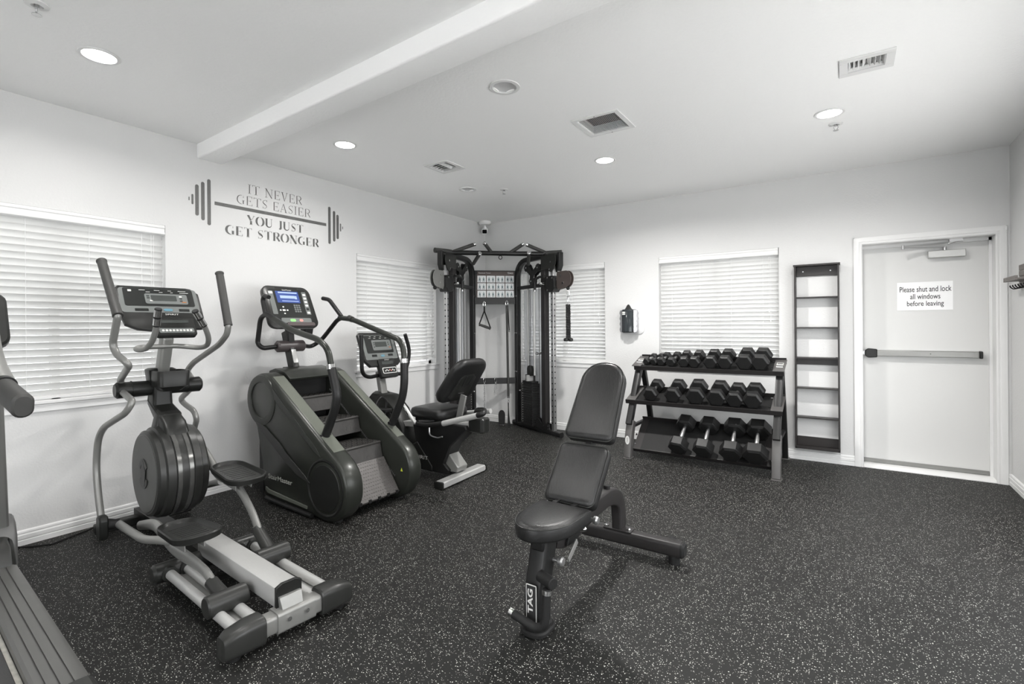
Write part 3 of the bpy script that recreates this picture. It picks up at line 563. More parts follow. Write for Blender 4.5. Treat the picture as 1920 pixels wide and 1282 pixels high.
# ============================================================ elliptical trainer
EO, EA = V((2.20, 1.262, 0)), R(-4.5)
ea = V((-math.cos(EA), -math.sin(EA), 0)); el = V((-math.sin(EA), math.cos(EA), 0))        # forward (to the wall), sideways (away from the camera side)
ea = V((-math.cos(R(4.5)), math.sin(R(4.5)), 0)); el = V((math.sin(R(4.5)), math.cos(R(4.5)), 0))
def E(s, d, z): return EO + ea * s + el * d + V((0, 0, z))
def Ep(u, v, d): return atp(u, v, EO + el * d, el)
t = thing('elliptical_trainer', 'grey and silver elliptical trainer in front of the nearest left wall window', 'exercise machine', E(1.0, 0, 0))
q = MB(); q.prism(rrect(.075, .075, .014), -.24, .24, frame(E(0, 0, .075), ea, (0, 0, 1))); q.prism(rrect(.088, .088, .014), -.075, .095, frame(E(0, 0, .075), ea, (0, 0, 1))); stab = build('rear_stabilizer', q, M['silver'], t)
for sgn in (-1, 1):
    q = MB(); T = frame(E(0, 0, .075), ea, (0, 0, 1))
    w = T.col[2].to_3d(); s2 = sgn * (1 if w.dot(el) > 0 else -1)
    rings = []
    for k, (zz, sc, dz) in enumerate(((.125, .92, 0), (.13, 1.0, 0), (.19, 1.0, 0), (.26, .88, -.006), (.283, .72, -.014), (.290, .45, -.02))):
        rings.append([(x * sc, y * sc + dz, zz * s2) for x, y in rrect(.105, .118, .03, 4)])
    q.layers(rings, T); build('end_cap', q, M['char2'], stab)
    q = MB(); q.cyl(E(0, sgn * .235, 0), E(0, sgn * .235, .03), .024, 16); build('levelling_foot', q, M['blackm'], t)
for sgn in (-.03, .05):
    q = MB(); q.cyl(E(-.046, sgn, .085), E(-.052, sgn, .085), .010, 10); build('bolt', q, M['chrome'], stab)
# central silver beam, rising bracket, black end plate
q = MB(); q.prism(rrect(.108, .088, .008, 2), 0, .86, frame(E(.02, 0, .155), el, (0, 0, 1)) if frame(E(.02, 0, .155), el, (0, 0, 1)).col[2].to_3d().dot(ea) > 0 else frame(E(.88, 0, .155), el, (0, 0, 1))); beam = build('main_beam', q, M['silver2'], t)
q = MB(); T = frame(E(.018, 0, .158), el, (0, 0, 1)); q.prism([(-.058, -.05), (.058, -.05), (.058, .045), (.03, .058), (-.03, .058), (-.058, .045)], -.008, .008, T); build('end_plate', q, M['char'], beam, .002)
q = MB(); q.layers([[E(-.03, -.045, .10), E(-.03, .045, .10), E(.03, .045, .10), E(.03, -.045, .10)], [E(-.005, -.05, .165), E(-.005, .05, .165), E(.016, .05, .165), E(.016, -.05, .165)]]); build('bracket', q, M['silver'], beam, .002)
# front floor frame under the housing
q = MB(); q.bar(E(.86, 0, .09), E(2.02, 0, .07), .09, .07); build('floor_frame', q, M['char'], t)
q = MB(); q.bar(E(1.95, -.27, .045), E(1.95, .27, .045), .07, .06); build('front_stabilizer', q, M['char'], t, .008)
# twin rails each side, between a black mid cap and the rear stabilizer
for sgn in (-1, 1):
    for dd in (.125, .205):
        q = MB(); q.cyl(E(.03, sgn * dd, .085), E(.84, sgn * dd, .085), .0225, 20); build('guide_rail', q, M['silver2'], t)
    q = MB(); q.layers([[E(.03, sgn * .135, .052), E(.03, sgn * .195, .052), E(.03, sgn * .195, .064), E(.03, sgn * .135, .064)], [E(.84, sgn * .135, .052), E(.84, sgn * .195, .052), E(.84, sgn * .195, .064), E(.84, sgn * .135, .064)]]); build('rail_bed', q, M['silver2'], t)
q = MB(); q.cyl(E(.86, -.27, .085), E(.86, .27, .085), .048, 20, ch=.012)
for sgn in (-1, 1): q.cyl(E(.90, sgn * .125, .09), E(.80, sgn * .125, .09), .036, 16); q.cyl(E(.90, sgn * .205, .085), E(.80, sgn * .205, .085), .036, 16)
build('mid_cross_cap', q, M['char2'], t, kind='stuff')
q = MB(); q.bar(E(.62, -.11, .06), E(.62, .11, .06), .03, .02); build('cross_strap', q, M['black'], t)
# flywheel housing
wc = Ep(270, 888, -.135); ws = (wc - EO).dot(ea); wz = wc.z; WR = .262
WT = frame(E(ws, 0, wz), ea, (0, 0, 1)); wsg = 1 if WT.col[2].to_3d().dot(el) > 0 else -1
q = MB(); q.lathe([(.02, -.135), (WR - .022, -.133), (WR - .008, -.122), (WR - .006, -.095), (WR + .008, -.088), (WR + .014, -.05), (WR + .006, -.044), (WR + .006, .044), (WR + .014, .05), (WR + .008, .088), (WR - .006, .095), (WR - .008, .122), (WR - .022, .133), (.02, .135)], WT, 56); hs = build('flywheel_housing', q, M['char2'], t)
for sgn in (-1, 1):
    q = MB(); q.lathe([(.01, .134), (.06, .136), (.10, .137), (WR - .035, .1365), (WR - .028, .131)], WT @ Matrix.Diagonal((1, 1, sgn, 1)), 48); dk = build('side_disc', q, mat('disc_grey', (.042, .043, .040), .4), hs)
    q = MB()
    for (a0, a1) in ((20, 150), (200, 330)):
        p = arc(0, 0, .078, a0, a1, 10) + arc(0, 0, .052, a1, a0, 10); q.prism([(x, y * 1.15) for x, y in p], .136, .141, WT @ Matrix.Diagonal((1, 1, sgn, 1)))
    build('vent_ring', q, M['char'], dk)
    q = MB(); q.prism([(0, .085), (.045, .02), (.03, -.07), (-.03, -.07), (-.045, .02)], .137, .142, WT @ Matrix.Diagonal((1, 1, sgn, 1))); build('vent_arrow', q, M['char'], dk, .003)
for dd in (-.03, .03):
    q = MB(); q.layers([[((WR + r) * math.cos(2 * PI * j / 56), (WR + r) * math.sin(2 * PI * j / 56), z) for j in range(56)] for r, z in ((.004, dd - .013), (.012, dd - .011), (.012, dd + .011), (.004, dd + .013))], WT, closed=True); build('rim_stripe', q, mat('rim_stripe', (.13, .13, .125), .2, metal=.6), hs)
# neck shroud and mast
pz = Ep(305, 722, 0).z; px_s = (Ep(300, 722, 0) - EO).dot(ea)
def ering(s, z, w, l, ins=.02): return [E(s - y, x, z) for x, y in rrect(w, l, ins, 3)]
q = MB(); q.layers([ering(ws - .02, wz + .10, .13, .30), ering(ws - .02, wz + .24, .13, .24), ering(ws - .01, wz + .30, .125, .17), ering(px_s, pz - .12, .11, .13), ering(px_s, pz + .02, .10, .12)]); build('neck_shroud', q, M['char'], t)
q = MB(); q.layers([ering(ws + .045, wz + .24, .16, .10), ering(ws + .03, wz + .34, .13, .09), ering(px_s + .04, pz - .10, .115, .05), ering(px_s + .03, pz - .02, .10, .03)]); build('neck_cover', q, M['char2'], t)
mt = Ep(312, 640, 0); ms = (mt - EO).dot(ea)
q = MB(); q.layers([ering(px_s, pz - .02, .062, .085, .015), ering(ms, mt.z + .01, .062, .085, .015), ering(ms + .035, mt.z + .10, .062, .07, .015)]); build('mast', q, M['silver'], t)
# cup holder behind the mast, towards the user
cz = pz + .045; cs = px_s - .115
q = MB()
def cupr(sx, sy, z): return [E(cs - y, x + .022, z) for x, y in rrect(sx, sy, .03, 4)]
q.layers([cupr(.10, .10, cz - .075), cupr(.13, .13, cz - .06), cupr(.135, .135, cz - .055), cupr(.170, .165, cz - .045), cupr(.178, .172, cz + .045), cupr(.172, .166, cz + .052), cupr(.150, .144, cz + .052), cupr(.146, .140, cz - .03)]); build('cup_holder', q, M['char'], t)
q = MB(); q.layers([ering(px_s - .01, cz - .03, .13, .11), ering(px_s - .01, cz + .055, .15, .12), ering(px_s - .01, cz + .065, .12, .10)]); build('mast_collar', q, M['char'], t)
# pivots and swing arms
for sgn in (-1, 1):
    q = MB(); a, b = E(px_s, sgn * .03, pz - .015), E(px_s, sgn * .235, pz - .015); q.cyl(a, b, .047, 24, .050, ch=.012); build('pivot_hub', q, M['char'], t)
    q = MB(); q.cyl(E(px_s, sgn * .150, pz - .015), E(px_s, sgn * .153, pz - .015), .053, 24); build('hub_ring', q, M['black'], t)
armN_up = [Ep(221, 591, -.30), Ep(211, 645, -.30), Ep(218, 664, -.29), Ep(243, 684, -.25), E(px_s, -.205, pz + .05), E(px_s, -.20, pz - .01)]
armN_lo = [E(px_s, -.20, pz - .02), Ep(249, 752, -.215), Ep(236, 774, -.24), Ep(194, 801, -.29), Ep(184, 822, -.30), Ep(180, 872, -.305), Ep(184, 925, -.305), Ep(190, 972, -.305)]
armF_up = [Ep(428, 609, .29), Ep(426, 626, .29), Ep(412, 645, .28), Ep(362, 680, .235), Ep(350, 695, .215), E(px_s, .20, pz - .01)]
armF_lo = [E(px_s, .20, pz - .02), Ep(336, 750, .215), Ep(364, 770, .26), Ep(369, 786, .27), Ep(360, 820, .29), Ep(356, 860, .29), Ep(364, 905, .29)]
for up_, lo_, g in ((armN_up, armN_lo, [Ep(190, 488, -.30), Ep(221, 592, -.30)]), (armF_up, armF_lo, [Ep(411, 510, .29), Ep(428, 610, .29)])):
    q = MB(); q.tube(fillet([g[0] + (g[1] - g[0]) * .9] + up_, .07), .0185, 14); build('swing_arm', q, M['silver'], t)
    q = MB(); q.tube(fillet(lo_, .08), .0185, 14); build('swing_arm', q, M['silver'], t)
    a, b = V(g[0]), V(g[1]); pr = [(.001, 0), (.022, .001), (.0265, .006), (.0265, .014), (.0235, .020)]; n = 26; L = (b - a).length
    for k in range(n):
        z = .03 + k * (L - .05) / n; pr += [(.0235, z), (.0245, z + .003)]
    pr += [(.0245, L - .012), (.0255, L - .008), (.0255, L), (.018, L + .001)]
    q = MB(); q.lathe(pr, along(a, b), 20); build('grip', q, M['foam'], t, smooth=60)
# foot joints, link tubes, pedal arms, pedals, rollers
def joint(pt, d0, nm):
    s0 = (pt - EO).dot(ea); z0 = pt.z
    q = MB(); q.pad(rrect(.085, .145, .035, 5), [(.008, -.022), (0, -.014), (0, .014), (.008, .022)], frame(E(s0, d0, z0 - .012), ea, (0, 0, 1))); j = build('arm_joint', q, M['char'], t)
    sg = 1 if d0 < 0 else -1; q = MB(); q.cyl(E(s0, d0 + sg * .02, z0), E(s0 - .03, d0 + sg * .07, z0 - .004), .034, 18, .026); build('joint_boot', q, M['blackm'], j); return s0, z0
sN, zN = joint(Ep(192, 985, -.305), -.305, 'n'); sF, zF = joint(Ep(372, 912, .29), .29, 'f')
pedN = Ep(352, 990, -.17); pedF = Ep(445, 882, .17)
def pedal_arm(pts, d0, rol, ped, linkpts, m_, top):
    q = MB(); q.tube(fillet(linkpts, .08), .021, 14); build('link_tube', q, M['silver'], t)
    q = MB(); pp = spline(pts, 4)
    q.tube(pp, [.026 + .010 * math.sin(PI * min(1, i / (len(pp) - 1) * 1.3)) for i in range(len(pp))], 14, ry=.62); build('pedal_arm', q, M['silver'], t)
    e = pts[-1]; rc = rol
    q = MB(); q.tube([e - (rc - e) * .25, e, rc], [.030, .030, .034], 16); rs = build('roller_socket', q, M['char2'], t)
    q = MB(); q.cyl(rc - el * .085, rc + el * .085, .047, 28, ch=.006); build('roller_housing', q, M['char2'], rs)
    for dd in (-.04, .04):
        q = MB(); q.cyl(rc + el * (dd - .014) - V((0, 0, .022)), rc + el * (dd + .014) - V((0, 0, .022)), .026, 18); build('roller', q, M['blackm'], rs)
    s0 = (ped - EO).dot(ea); z0 = ped.z
    # pedal: rounded tray, long along the stride
    out = [(x * (1 - .10 * y / .19), y) for x, y in rrect(.205, .40, .09, 6)]
    T = Matrix((el, ea, V((0, 0, 1)))).transposed().to_4x4(); T.translation = E(s0, d0, z0); T = T @ Matrix.Rotation(R(top), 4, 'X')
    q = MB(); q.pad(out, [(.022, -.034), (.004, -.026), (0, .0), (.004, .006), (.010, .006), (.016, -.008), (.022, -.014)], T); pd = build('pedal', q, M['char'], t)
    q = MB(); q.pad(inset(out, .024), [(.004, -.016), (0, -.015), (.0, -.0125), (.003, -.012)], T); build('pedal_mat', q, M['char2'], pd)
    for k in range(7):
        q = MB(); q.box((-.06, -.10 + k * .03, -.0125), (.06, -.094 + k * .03, -.0105), T); build('tread_rib', q, M['char'], pd)
    q = MB(); q.box((-.045, -.085, -.085), (-.040, .075, -.03), T); q.box((.040, -.085, -.085), (.045, .075, -.03), T); q.box((-.045, -.02, -.055), (.045, .02, -.03), T); build('pedal_bracket', q, M['silver'], t, kind='stuff')
sp = (pedN - EO).dot(ea)
rolN = Ep(424, 1125, -.165); rolF = Ep(510, 1040, .165)
pedal_arm([Ep(262, 985, -.15), Ep(290, 984, -.155), Ep(308, 1003, -.165), Ep(330, 1030, -.165), Ep(362, 1052, -.165), Ep(386, 1072, -.165), Ep(402, 1098, -.165)], -.17, rolN, pedN,
          [E(sN - .03, -.235, zN - .004), Ep(238, 992, -.235), Ep(270, 1012, -.235), Ep(300, 1012, -.20), Ep(325, 1016, -.165)], None, -4)
pedal_arm([Ep(340, 818, .14), Ep(365, 826, .15), Ep(385, 850, .16), Ep(410, 888, .165), Ep(440, 905, .165), Ep(468, 950, .165), Ep(488, 1000, .165)], .17, rolF, pedF,
          [E(sF - .03, .225, zF), Ep(392, 908, .225), Ep(415, 902, .18)], None, 4)
# crank arms beside the housing
for sgn, e in ((1, Ep(340, 818, .14)),):
    q = MB(); q.bar(E(ws, sgn * .142, wz), e + el * 0, .04, .012, up=el); build('crank_arm', q, M['char'], t, .004)
# console
CT = (lambda: None)
c_c = at(307, 575, x=1.0) ; con_s = px_s - .05
def Cx(s_, z_, lean): # console frame: u along +el, v up the face
    up = (V((0, 0, 1)) * math.cos(R(lean)) + ea * math.sin(R(lean))); m_ = Matrix((el, up, el.cross(up))).transposed().to_4x4(); m_.translation = E(s_, .0, z_); return m_
T = Cx(con_s, 1.425, 32); fc = T.col[2].to_3d()
if fc.dot(ea) > 0: T = T @ Matrix.Rotation(0, 4, 'Z')
T.translation = atp(304, 577, E(con_s, 0, 0), ea)
sg = 1 if (T.col[2].to_3d().dot(ea) < 0) else -1          # +1 when the third axis faces the user
if sg < 0: T = T @ Matrix.Diagonal((-1, 1, -1, 1))
CW, CH = .455, .325
outl = [(-CW / 2, CH / 2 - .02), (-CW / 2, -.02), (-CW / 2 + .02, -CH / 2 + .045), (-CW / 2 + .08, -CH / 2 + .01), (-CW / 2 + .15, -CH / 2), (CW / 2 - .02, -CH / 2 + .01), (CW / 2, -CH / 2 + .04), (CW / 2, CH / 2 - .045), (CW / 2 - .04, CH / 2 - .005), (CW / 2 - .07, CH / 2), (-CW / 2 + .02, CH / 2)]
q = MB(); q.pad(outl, [(.03, -.055), (.006, -.035), (0, -.02), (0, -.004), (.006, 0)], T); con = build('console', q, M['char'], t, smooth=40)
def plate(nm, x, y, w, h, r, z, m_, par, T=T, th=.002):
    q = MB(); q.prism(rrect(w, h, r, 3, x, y), z - th, z, T); return build(nm, q, m_, par)
plate('face_inlay', .0, .055, CW - .03, .185, .02, .002, M['consg'], con); plate('face_panel', 0, .078, CW - .075, .135, .012, .0035, M['cons'], con)
plate('display_surround', .035, .066, .235, .078, .012, .005, M['consg'], con); plate('display', .02, .071, .14, .042, .004, .0062, M['lcd'], con)
for k, (bx_, by_) in enumerate(((-.065, .065), (-.065, .050), (-.050, .030), (.115, .065), (.115, .050), (.115, .032))): plate('button', bx_, by_ + .021, .016, .010, .003, .0062, M['label'] if k in (2, 3) else M['lcd'], con)
plate('quick_key', .13, .043, .026, .008, .002, .0062, mat('orange_key', (.30, .12, .04), .4), con)
for k, (bx_, by_, w_) in enumerate(((-.155, .098, .018), (-.09, .105, .032), (-.01, .105, .03), (.06, .105, .02), (.13, .105, .045), (-.06, .091, .022), (.01, .091, .02), (.07, .091, .014), (.14, .091, .05))): plate('legend', bx_, by_ + .026, w_, .003 if k else .014, .001, .0045, M['label'], con)
plate('speaker_slot', -.11, -.018, .07, .018, .002, .004, M['cons'], con); plate('speaker_slot', .12, -.018, .06, .018, .002, .004, M['cons'], con); plate('badge', .03, -.018, .05, .018, .009, .005, M['blueacc'], con)
words('brand_lettering', 'SPIRIT', M['label'], con, T @ Matrix.Translation((.045, -.052, .004)), w=.075, h=.011)
q = MB(); q.pad(rrect(.225, .135, .02, 4, .045, -CH / 2 + .01), [(.012, -.025), (0, -.01), (0, .016), (.006, .022)], T @ Matrix.Rotation(R(0), 4, 'X')); tr = build('control_tray', q, M['char'], con)
plate('tray_slot', .045, -CH / 2 + .045, .15, .022, .004, .0235, M['lcd'], tr); plate('keypad', .045, -CH / 2 - .022, .19, .034, .008, .0245, M['consg'], tr)
for k in range(9): plate('key', -.03 + k * .019, -CH / 2 - .022, .014, .014, .006, .0258, M['label'], tr)
q = MB(); q.pad(rrect(.10, .10, .03, 4, 0, -.05), [(0, -.10), (0, -.05)], T); build('console_neck', q, M['char'], t)
# pulse grips on their bent tube
gp = fillet([at(297, 585, x=1.03), at(293, 616, x=.99), at(286, 640, x=.93), at(273, 655, x=.86), at(255, 656, x=.80), at(258, 651, x=.72), at(330, 648, x=.70), at(376, 652, x=.80), at(389, 648, x=.88), at(392, 634, x=.95), at(384, 612, x=.99), at(368, 585, x=1.03)], .05)
q = MB(); q.tube(gp, .0155, 12); build('pulse_handlebar', q, M['silver'], t)
for a, b in ((at(297, 578, x=1.035), at(293, 612, x=.995)), (at(365, 582, x=1.035), at(383, 611, x=.995))):
    d_ = (b - a); q = MB(); q.cyl(a, a + d_, .0185, 18, ch=.003); g = build('pulse_grip', q, M['black'], t)
    q = MB(); q.cyl(a + d_ * .08, a + d_ * .45, .0192, 18); q.cyl(a + d_ * .55, a + d_ * .92, .0192, 18); build('contact_plate', q, M['chrome'], g)
q = MB(); q.tube([V((.04, .83, .006)), V((.10, .88, .006)), V((.16, .96, .006)), V((.10, 1.10, .006)), V((.05, 1.22, .006)), V((.10, 1.36, .02)), E(1.93, 0, .06)], .005, 6)
build('power_cord', q, M['blackm'], t)
q = MB(); q.prism(rrect(.07, .022, .005), 0, .004, frame(at(219, 981, z=.045), (0.1, 1, 0), (0, 0, 1))); build('plug_tag', q, M['white'], t)

# ============================================================ treadmill at the left edge
TA = R(3.6); ta = V((-math.cos(TA), math.sin(TA), 0)); tl = V((math.sin(TA), math.cos(TA), 0)); TO = V((2.16, .592, 0))
def Tr(s, d, z): return TO + ta * s + tl * d + V((0, 0, z))      # s towards the wall, d = 0 at the outer edge (right side), negative towards the belt
t = thing('treadmill', 'grey treadmill cut off by the left edge of the picture, nearest the camera', 'exercise machine', Tr(1.0, -.42, 0))
def tprism(prof, s0, s1, nm, m_, par=None, bevel=0):
    q = MB(); q.layers([[Tr(s0, x, z) for x, z in prof], [Tr(s1, x, z) for x, z in prof]]); return build(nm, q, m_, par or t, bevel)
g_ = lambda d: [(d - .003, .1655), (d - .002, .160), (d + .002, .160), (d + .003, .1655)]
top = [(-.135, .04), (-.135, .158), (-.125, .1655)] + g_(-.105) + g_(-.075) + g_(-.043) + [(-.015, .1655), (0, .155), (.004, .10), (.004, .04)]
for k, (a, b) in enumerate(((-.118, 0),)): tprism(top, 0.05, 1.42, 'side_rail', mat('treadmill_rail_grey', (.11, .11, .105), .36, metal=.3))
tprism([(x * 1, z) for x, z in [(-.145, .03), (-.145, .17), (-.01, .17), (.008, .155), (.008, .03)]], -.05, .055, 'rail_end_cap', M['char2'], bevel=.008)
tprism([(-.86, .03), (-.86, .17), (-.72, .17), (-.72, .03)], -.05, 1.42, 'side_rail', mat('treadmill_rail_grey', (.11, .11, .105), .36, metal=.3), bevel=.01)
tprism([(-.72, .10), (-.72, .135), (-.155, .135), (-.155, .10)], 0, 1.45, 'running_belt', mat('belt_black', .03, .6, bump=.3, bscale=300))
tprism([(-.152, .10), (-.152, .128), (-.137, .128), (-.137, .10)], 0, 1.42, 'belt_edge_strip', mat('worn_deck_edge', (.42, .41, .37), .7, bump=.5, bscale=40, var=.4, vscale=40))
tprism([(-.84, .0), (-.84, .09), (-.02, .09), (-.02, .0)], .02, 1.9, 'base_frame', M['char'])
q = MB(); hp = [(1.36, .03), (1.36, .16), (1.40, .235), (1.46, .285), (1.60, .31), (1.95, .28), (2.08, .18), (2.10, .03)]
q.layers([[Tr(s, -.84, z) for s, z in hp], [Tr(s, -.03, z) for s, z in hp], [Tr(1.4 + (s - 1.4) * .98, .0, .03 + (z - .03) * .9) for s, z in hp]]); build('motor_hood', q, M['char2'], t, .02)
q = MB(); hp2 = [(1.47, .03), (1.455, .20), (1.47, .29), (1.52, .35), (1.58, .37), (1.70, .34), (1.76, .03)]
q.layers([[Tr(s, -.10, z) for s, z in hp2], [Tr(s, .0, z) for s, z in hp2], [Tr(1.52 + (s - 1.52) * .9, .018, .03 + (z - .03) * .95) for s, z in hp2]]); build('upright_shroud', q, mat('shroud_grey', (.10, .10, .098), .35), t, .012)
gA, gB = at(44, 762, y=.50), at(-58, 670, y=.50)
gd = (gB - gA).normalized(); q = MB(); q.pad([(x, y) for x, y in rrect(.062, .088, .03, 5)], [(.008, 0), (0, .010), (0, .42)], along(gA, gB)); build('handrail_grip', q, M['foam'], t)
q = MB(); q.pad(rrect(.074, .10, .035, 5), [(0, 0), (0, .03)], along(gA + gd * .255, gB)); build('grip_ring', q, M['black'], t)
q = MB(); q.tube(fillet([gA + gd * .30, gA + gd * .50 + V((0, 0, .05)), gA + gd * .62 + V((0, 0, .22))], .1), .045, 16); build('handrail', q, M['silver'], t)
up0 = Tr(1.55, -.05, .3); q = MB(); q.bar(up0, gA + gd * .55 + V((0, 0, .0)), .06, .09, up=tl); build('upright', q, M['silver'], t, .01)
q = MB(); q.bar(Tr(1.55, -.81, .3), Tr(1.30, -.81, 1.2), .06, .09, up=tl); build('upright', q, M['silver'], t, .01)
q = MB(); q.pad(rrect(.80, .30, .05, 4), [(.02, -.06), (0, -.03), (0, 0), (.01, .01)], frame(Tr(1.32, -.43, 1.38), tl, (-.5, 0, .86))); build('console', q, M['char'], t)
q = MB(); q.tube([Tr(1.35, -.06, 1.18), Tr(1.35, -.80, 1.18)], .03, 12); build('crossbar', q, M['silver'], t)

# ============================================================ stair climber
def XZ(y): return Matrix(((1, 0, 0, 0), (0, 0, 1, y), (0, 1, 0, 0), (0, 0, 0, 1)))      # (x, z) outline, thickness along y
t = thing('stair_climber', 'graphite stepper with revolving stairs and long handrails, between the elliptical and the bike', 'exercise machine', (.95, 2.43, 0))
AX, AZ, AR = .505, .775, .205; BX, BZ, BR = 1.285, .235, .232
sideprof = arc(AX, AZ, AR, 55, 235, 16) + [(.43, .56), (.50, .30), (.535, .045), (.60, .022), (1.08, .022)] + arc(BX, BZ, BR, -95, 55, 16)
for nm, y0, y1, yo, sg in (('n', 2.09, 2.235, 2.09, -1), ('f', 2.665, 2.79, 2.79, 1)):
    q = MB(); q.pad(sideprof, [(.022, y0), (.006, y0 + .010), (0, y0 + .026), (0, y1 - .026), (.006, y1 - .01), (.022, y1)], XZ(0)); sp_ = build('side_panel', q, M['olive'], t, smooth=42)
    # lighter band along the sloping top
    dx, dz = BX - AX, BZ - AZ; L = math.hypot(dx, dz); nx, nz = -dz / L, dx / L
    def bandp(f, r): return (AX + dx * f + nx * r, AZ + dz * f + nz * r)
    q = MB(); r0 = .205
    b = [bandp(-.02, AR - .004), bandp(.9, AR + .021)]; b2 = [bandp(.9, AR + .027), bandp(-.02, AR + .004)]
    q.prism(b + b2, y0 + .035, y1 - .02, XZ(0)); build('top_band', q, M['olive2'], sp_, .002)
    yy = yo
    def disc(cx, cz, prof, nm2, m_, par): q = MB(); T = Matrix(((1, 0, 0, cx), (0, 0, -1 if sg > 0 else 1, 0), (0, 1, 0, cz), (0, 0, 0, 1))); T = Matrix(((1, 0, 0, cx), (0, 0, sg, yy), (0, 1, 0, cz), (0, 0, 0, 1))); q.lathe(prof, T, 40); return build(nm2, q, m_, par)
    disc(AX, AZ, [(.195, -.02), (.190, .004), (.165, .008), (.140, .006), (.132, -.002), (.001, -.002)], 'upper_disc', M['olive'], sp_)
    disc(BX, BZ, [(.200, -.012), (.198, .004), (.188, .006), (.178, .001), (.172, -.004), (.16, -.004), (.155, .004), (.001, .006)], 'lower_disc', M['char'], sp_)
    # raised fin and lower fairing on the flank
    q = MB(); fin = [(p_.x, p_.z) for p_ in (at(450 + u / 4.005, 680 + v / 4.005, y=2.086) for u, v in ((120, 440), (190, 480), (295, 600), (350, 680), (490, 850), (525, 905), (430, 845), (330, 735), (160, 510)))]
    q.prism(fin, min(yy, yy + sg * .008), max(yy, yy + sg * .008), XZ(0)); build('flank_fin', q, M['char2'], sp_, .003)
    q = MB(); fin = [(.66, .88), (1.19, .50), (1.24, .44), (1.17, .47), (.68, .80)]; q.prism(fin, min(yy, yy + sg * .005), max(yy, yy + sg * .005), XZ(0)); build('flank_ridge', q, M['olive'], sp_, .003)
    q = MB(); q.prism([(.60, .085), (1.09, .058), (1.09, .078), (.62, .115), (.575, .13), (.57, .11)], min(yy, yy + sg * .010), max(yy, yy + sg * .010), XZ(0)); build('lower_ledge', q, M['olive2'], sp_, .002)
    for f in (.02, .18, .34, .62, .86):
        p = bandp(f, AR - .055 + .02 * f); q = MB(); q.cyl((p[0], yy - .002 * -sg, p[1]), (p[0], yy + sg * .003, p[1]), .006, 10); build('screw', q, M['black'], sp_)
    q = MB(); q.cyl((.50, y0 + .03, .038), (.50, y0 + .075, .038), .036, 20); build('wheel', q, M['blackm'], t)
    q = MB(); q.cyl((BX + .05, (y0 + y1) / 2, 0), (BX + .05, (y0 + y1) / 2, .04), .028, 16); build('levelling_foot', q, M['blackm'], t)
    q = MB(); q.bar((.42, (y0 + y1) / 2, .035), (.42, (y0 + y1) / 2, .64), .05, .06); build('rear_post', q, M['black'], t, .004)
q = MB(); q.tube([(.58, 2.082, .045), (1.15, 2.082, .022)], .016, 10); build('lower_rail', q, M['black'], t)
# lettering on the near flank
a, b = at(505, 891, y=2.086), at(549, 905, y=2.086); c_ = (a + b) / 2; u_ = (b - a)
words('brand_lettering', 'StairMaster', mat('grey_print', (.33, .34, .31), .5), t, frame(c_, (u_.x, 0, u_.z), (0, 0, 1)), w=(b - a).length * 1.02, h=.036, ext=.0065, bold=.012)
# rear hood, well filled with painted shade, mast
q = MB(); hood = [(.335, .62), (.34, .90), (.37, .985), (.45, 1.005), (.58, .985), (.655, .935), (.64, .915), (.56, .945), (.47, .93), (.45, .62)]
q.prism(hood, 2.235, 2.665, XZ(0)); build('rear_hood', q, M['olive'], t, .004)
q = MB(); q.box((.36, 2.23, .05), (.50, 2.67, .92)); q.box((.50, 2.23, .03), (1.22, 2.67, .28)); q.box((.50, 2.226, .28), (.95, 2.24, .62)); build('inner_case', q, M['dark'], t, kind='stuff')  # near-black blocks paint in the shade inside the opening
xs = [(.675, .782), (.945, .612), (1.205, .442)]
for i, (xf, zf) in enumerate(xs):
    q = MB(); q.prism([(xf - .30, zf - .012), (xf - .012, zf), (xf, zf - .008), (xf - .006, zf - .022), (xf + .018, zf - .125), (xf - .01, zf - .135), (xf - .30, zf - .13)], 2.245, 2.655, XZ(0)); sx = build('step', q, mat('step_rubber', (.036, .034, .032), .5, bump=.5, bscale=60, var=.35, vscale=20), t, .002)
    q = MB(); n = 12
    for r_ in range(7):
        for c2 in range(16):
            x_ = xf - .018 - r_ * .032; y_ = 2.262 + c2 * .025 + (r_ % 2) * .008; z_ = zf - .0005 - r_ * .0013
            d_ = 1 if (r_ + c2) % 2 else -1
            q.add([(x_ - .010, y_ - .003 * d_, z_), (x_, y_ - .005, z_ + .004), (x_ + .010, y_ + .003 * d_, z_), (x_, y_ + .005, z_ + .004)], [(0, 1, 2, 3), (3, 2, 1, 0)])
    build('tread_pattern', q, M['char'], sx, kind='stuff')
q = MB(); q.prism([(1.235, .325), (1.405, .085), (1.395, .070), (1.20, .30)], 2.245, 2.655, XZ(0)); kp = build('kick_plate', q, mat('kick_plate_grey', (.075, .070, .067), .42, metal=.2), t, .003)
dv = (V((1.405, 0, .085)) - V((1.235, 0, .325))); nn = V((-dv.z, 0, dv.x)).normalized(); nn = nn if nn.x > 0 else -nn; q = MB()
for r_ in range(11):
    for c2 in range(19):
        p = V((1.235, 2.26 + c2 * .021 + (r_ % 2) * .008, .325)) + dv * ((r_ + .6) / 11.6) + nn * .0003; T = Matrix((V((0, 1, 0)), dv.normalized(), nn)).transposed().to_4x4(); T.translation = p; q.layers([[(x, y, 0) for x, y in rrect(.012, .008, .003, 1)], [(x, y, .0025) for x, y in rrect(.007, .004, .0015, 1)]], T)
build('stud_pattern', q, mat('kick_plate_stud', (.10, .094, .09), .4, metal=.2), kp, kind='stuff')
for c2 in range(5):
    q = MB(); p = V((1.398, 2.28 + c2 * .085, .085)); q.box((p.x - .012, p.y, p.z - .014), (p.x + .008, p.y + .025, p.z + .010)); build('hinge_tab', q, M['black'], kp)
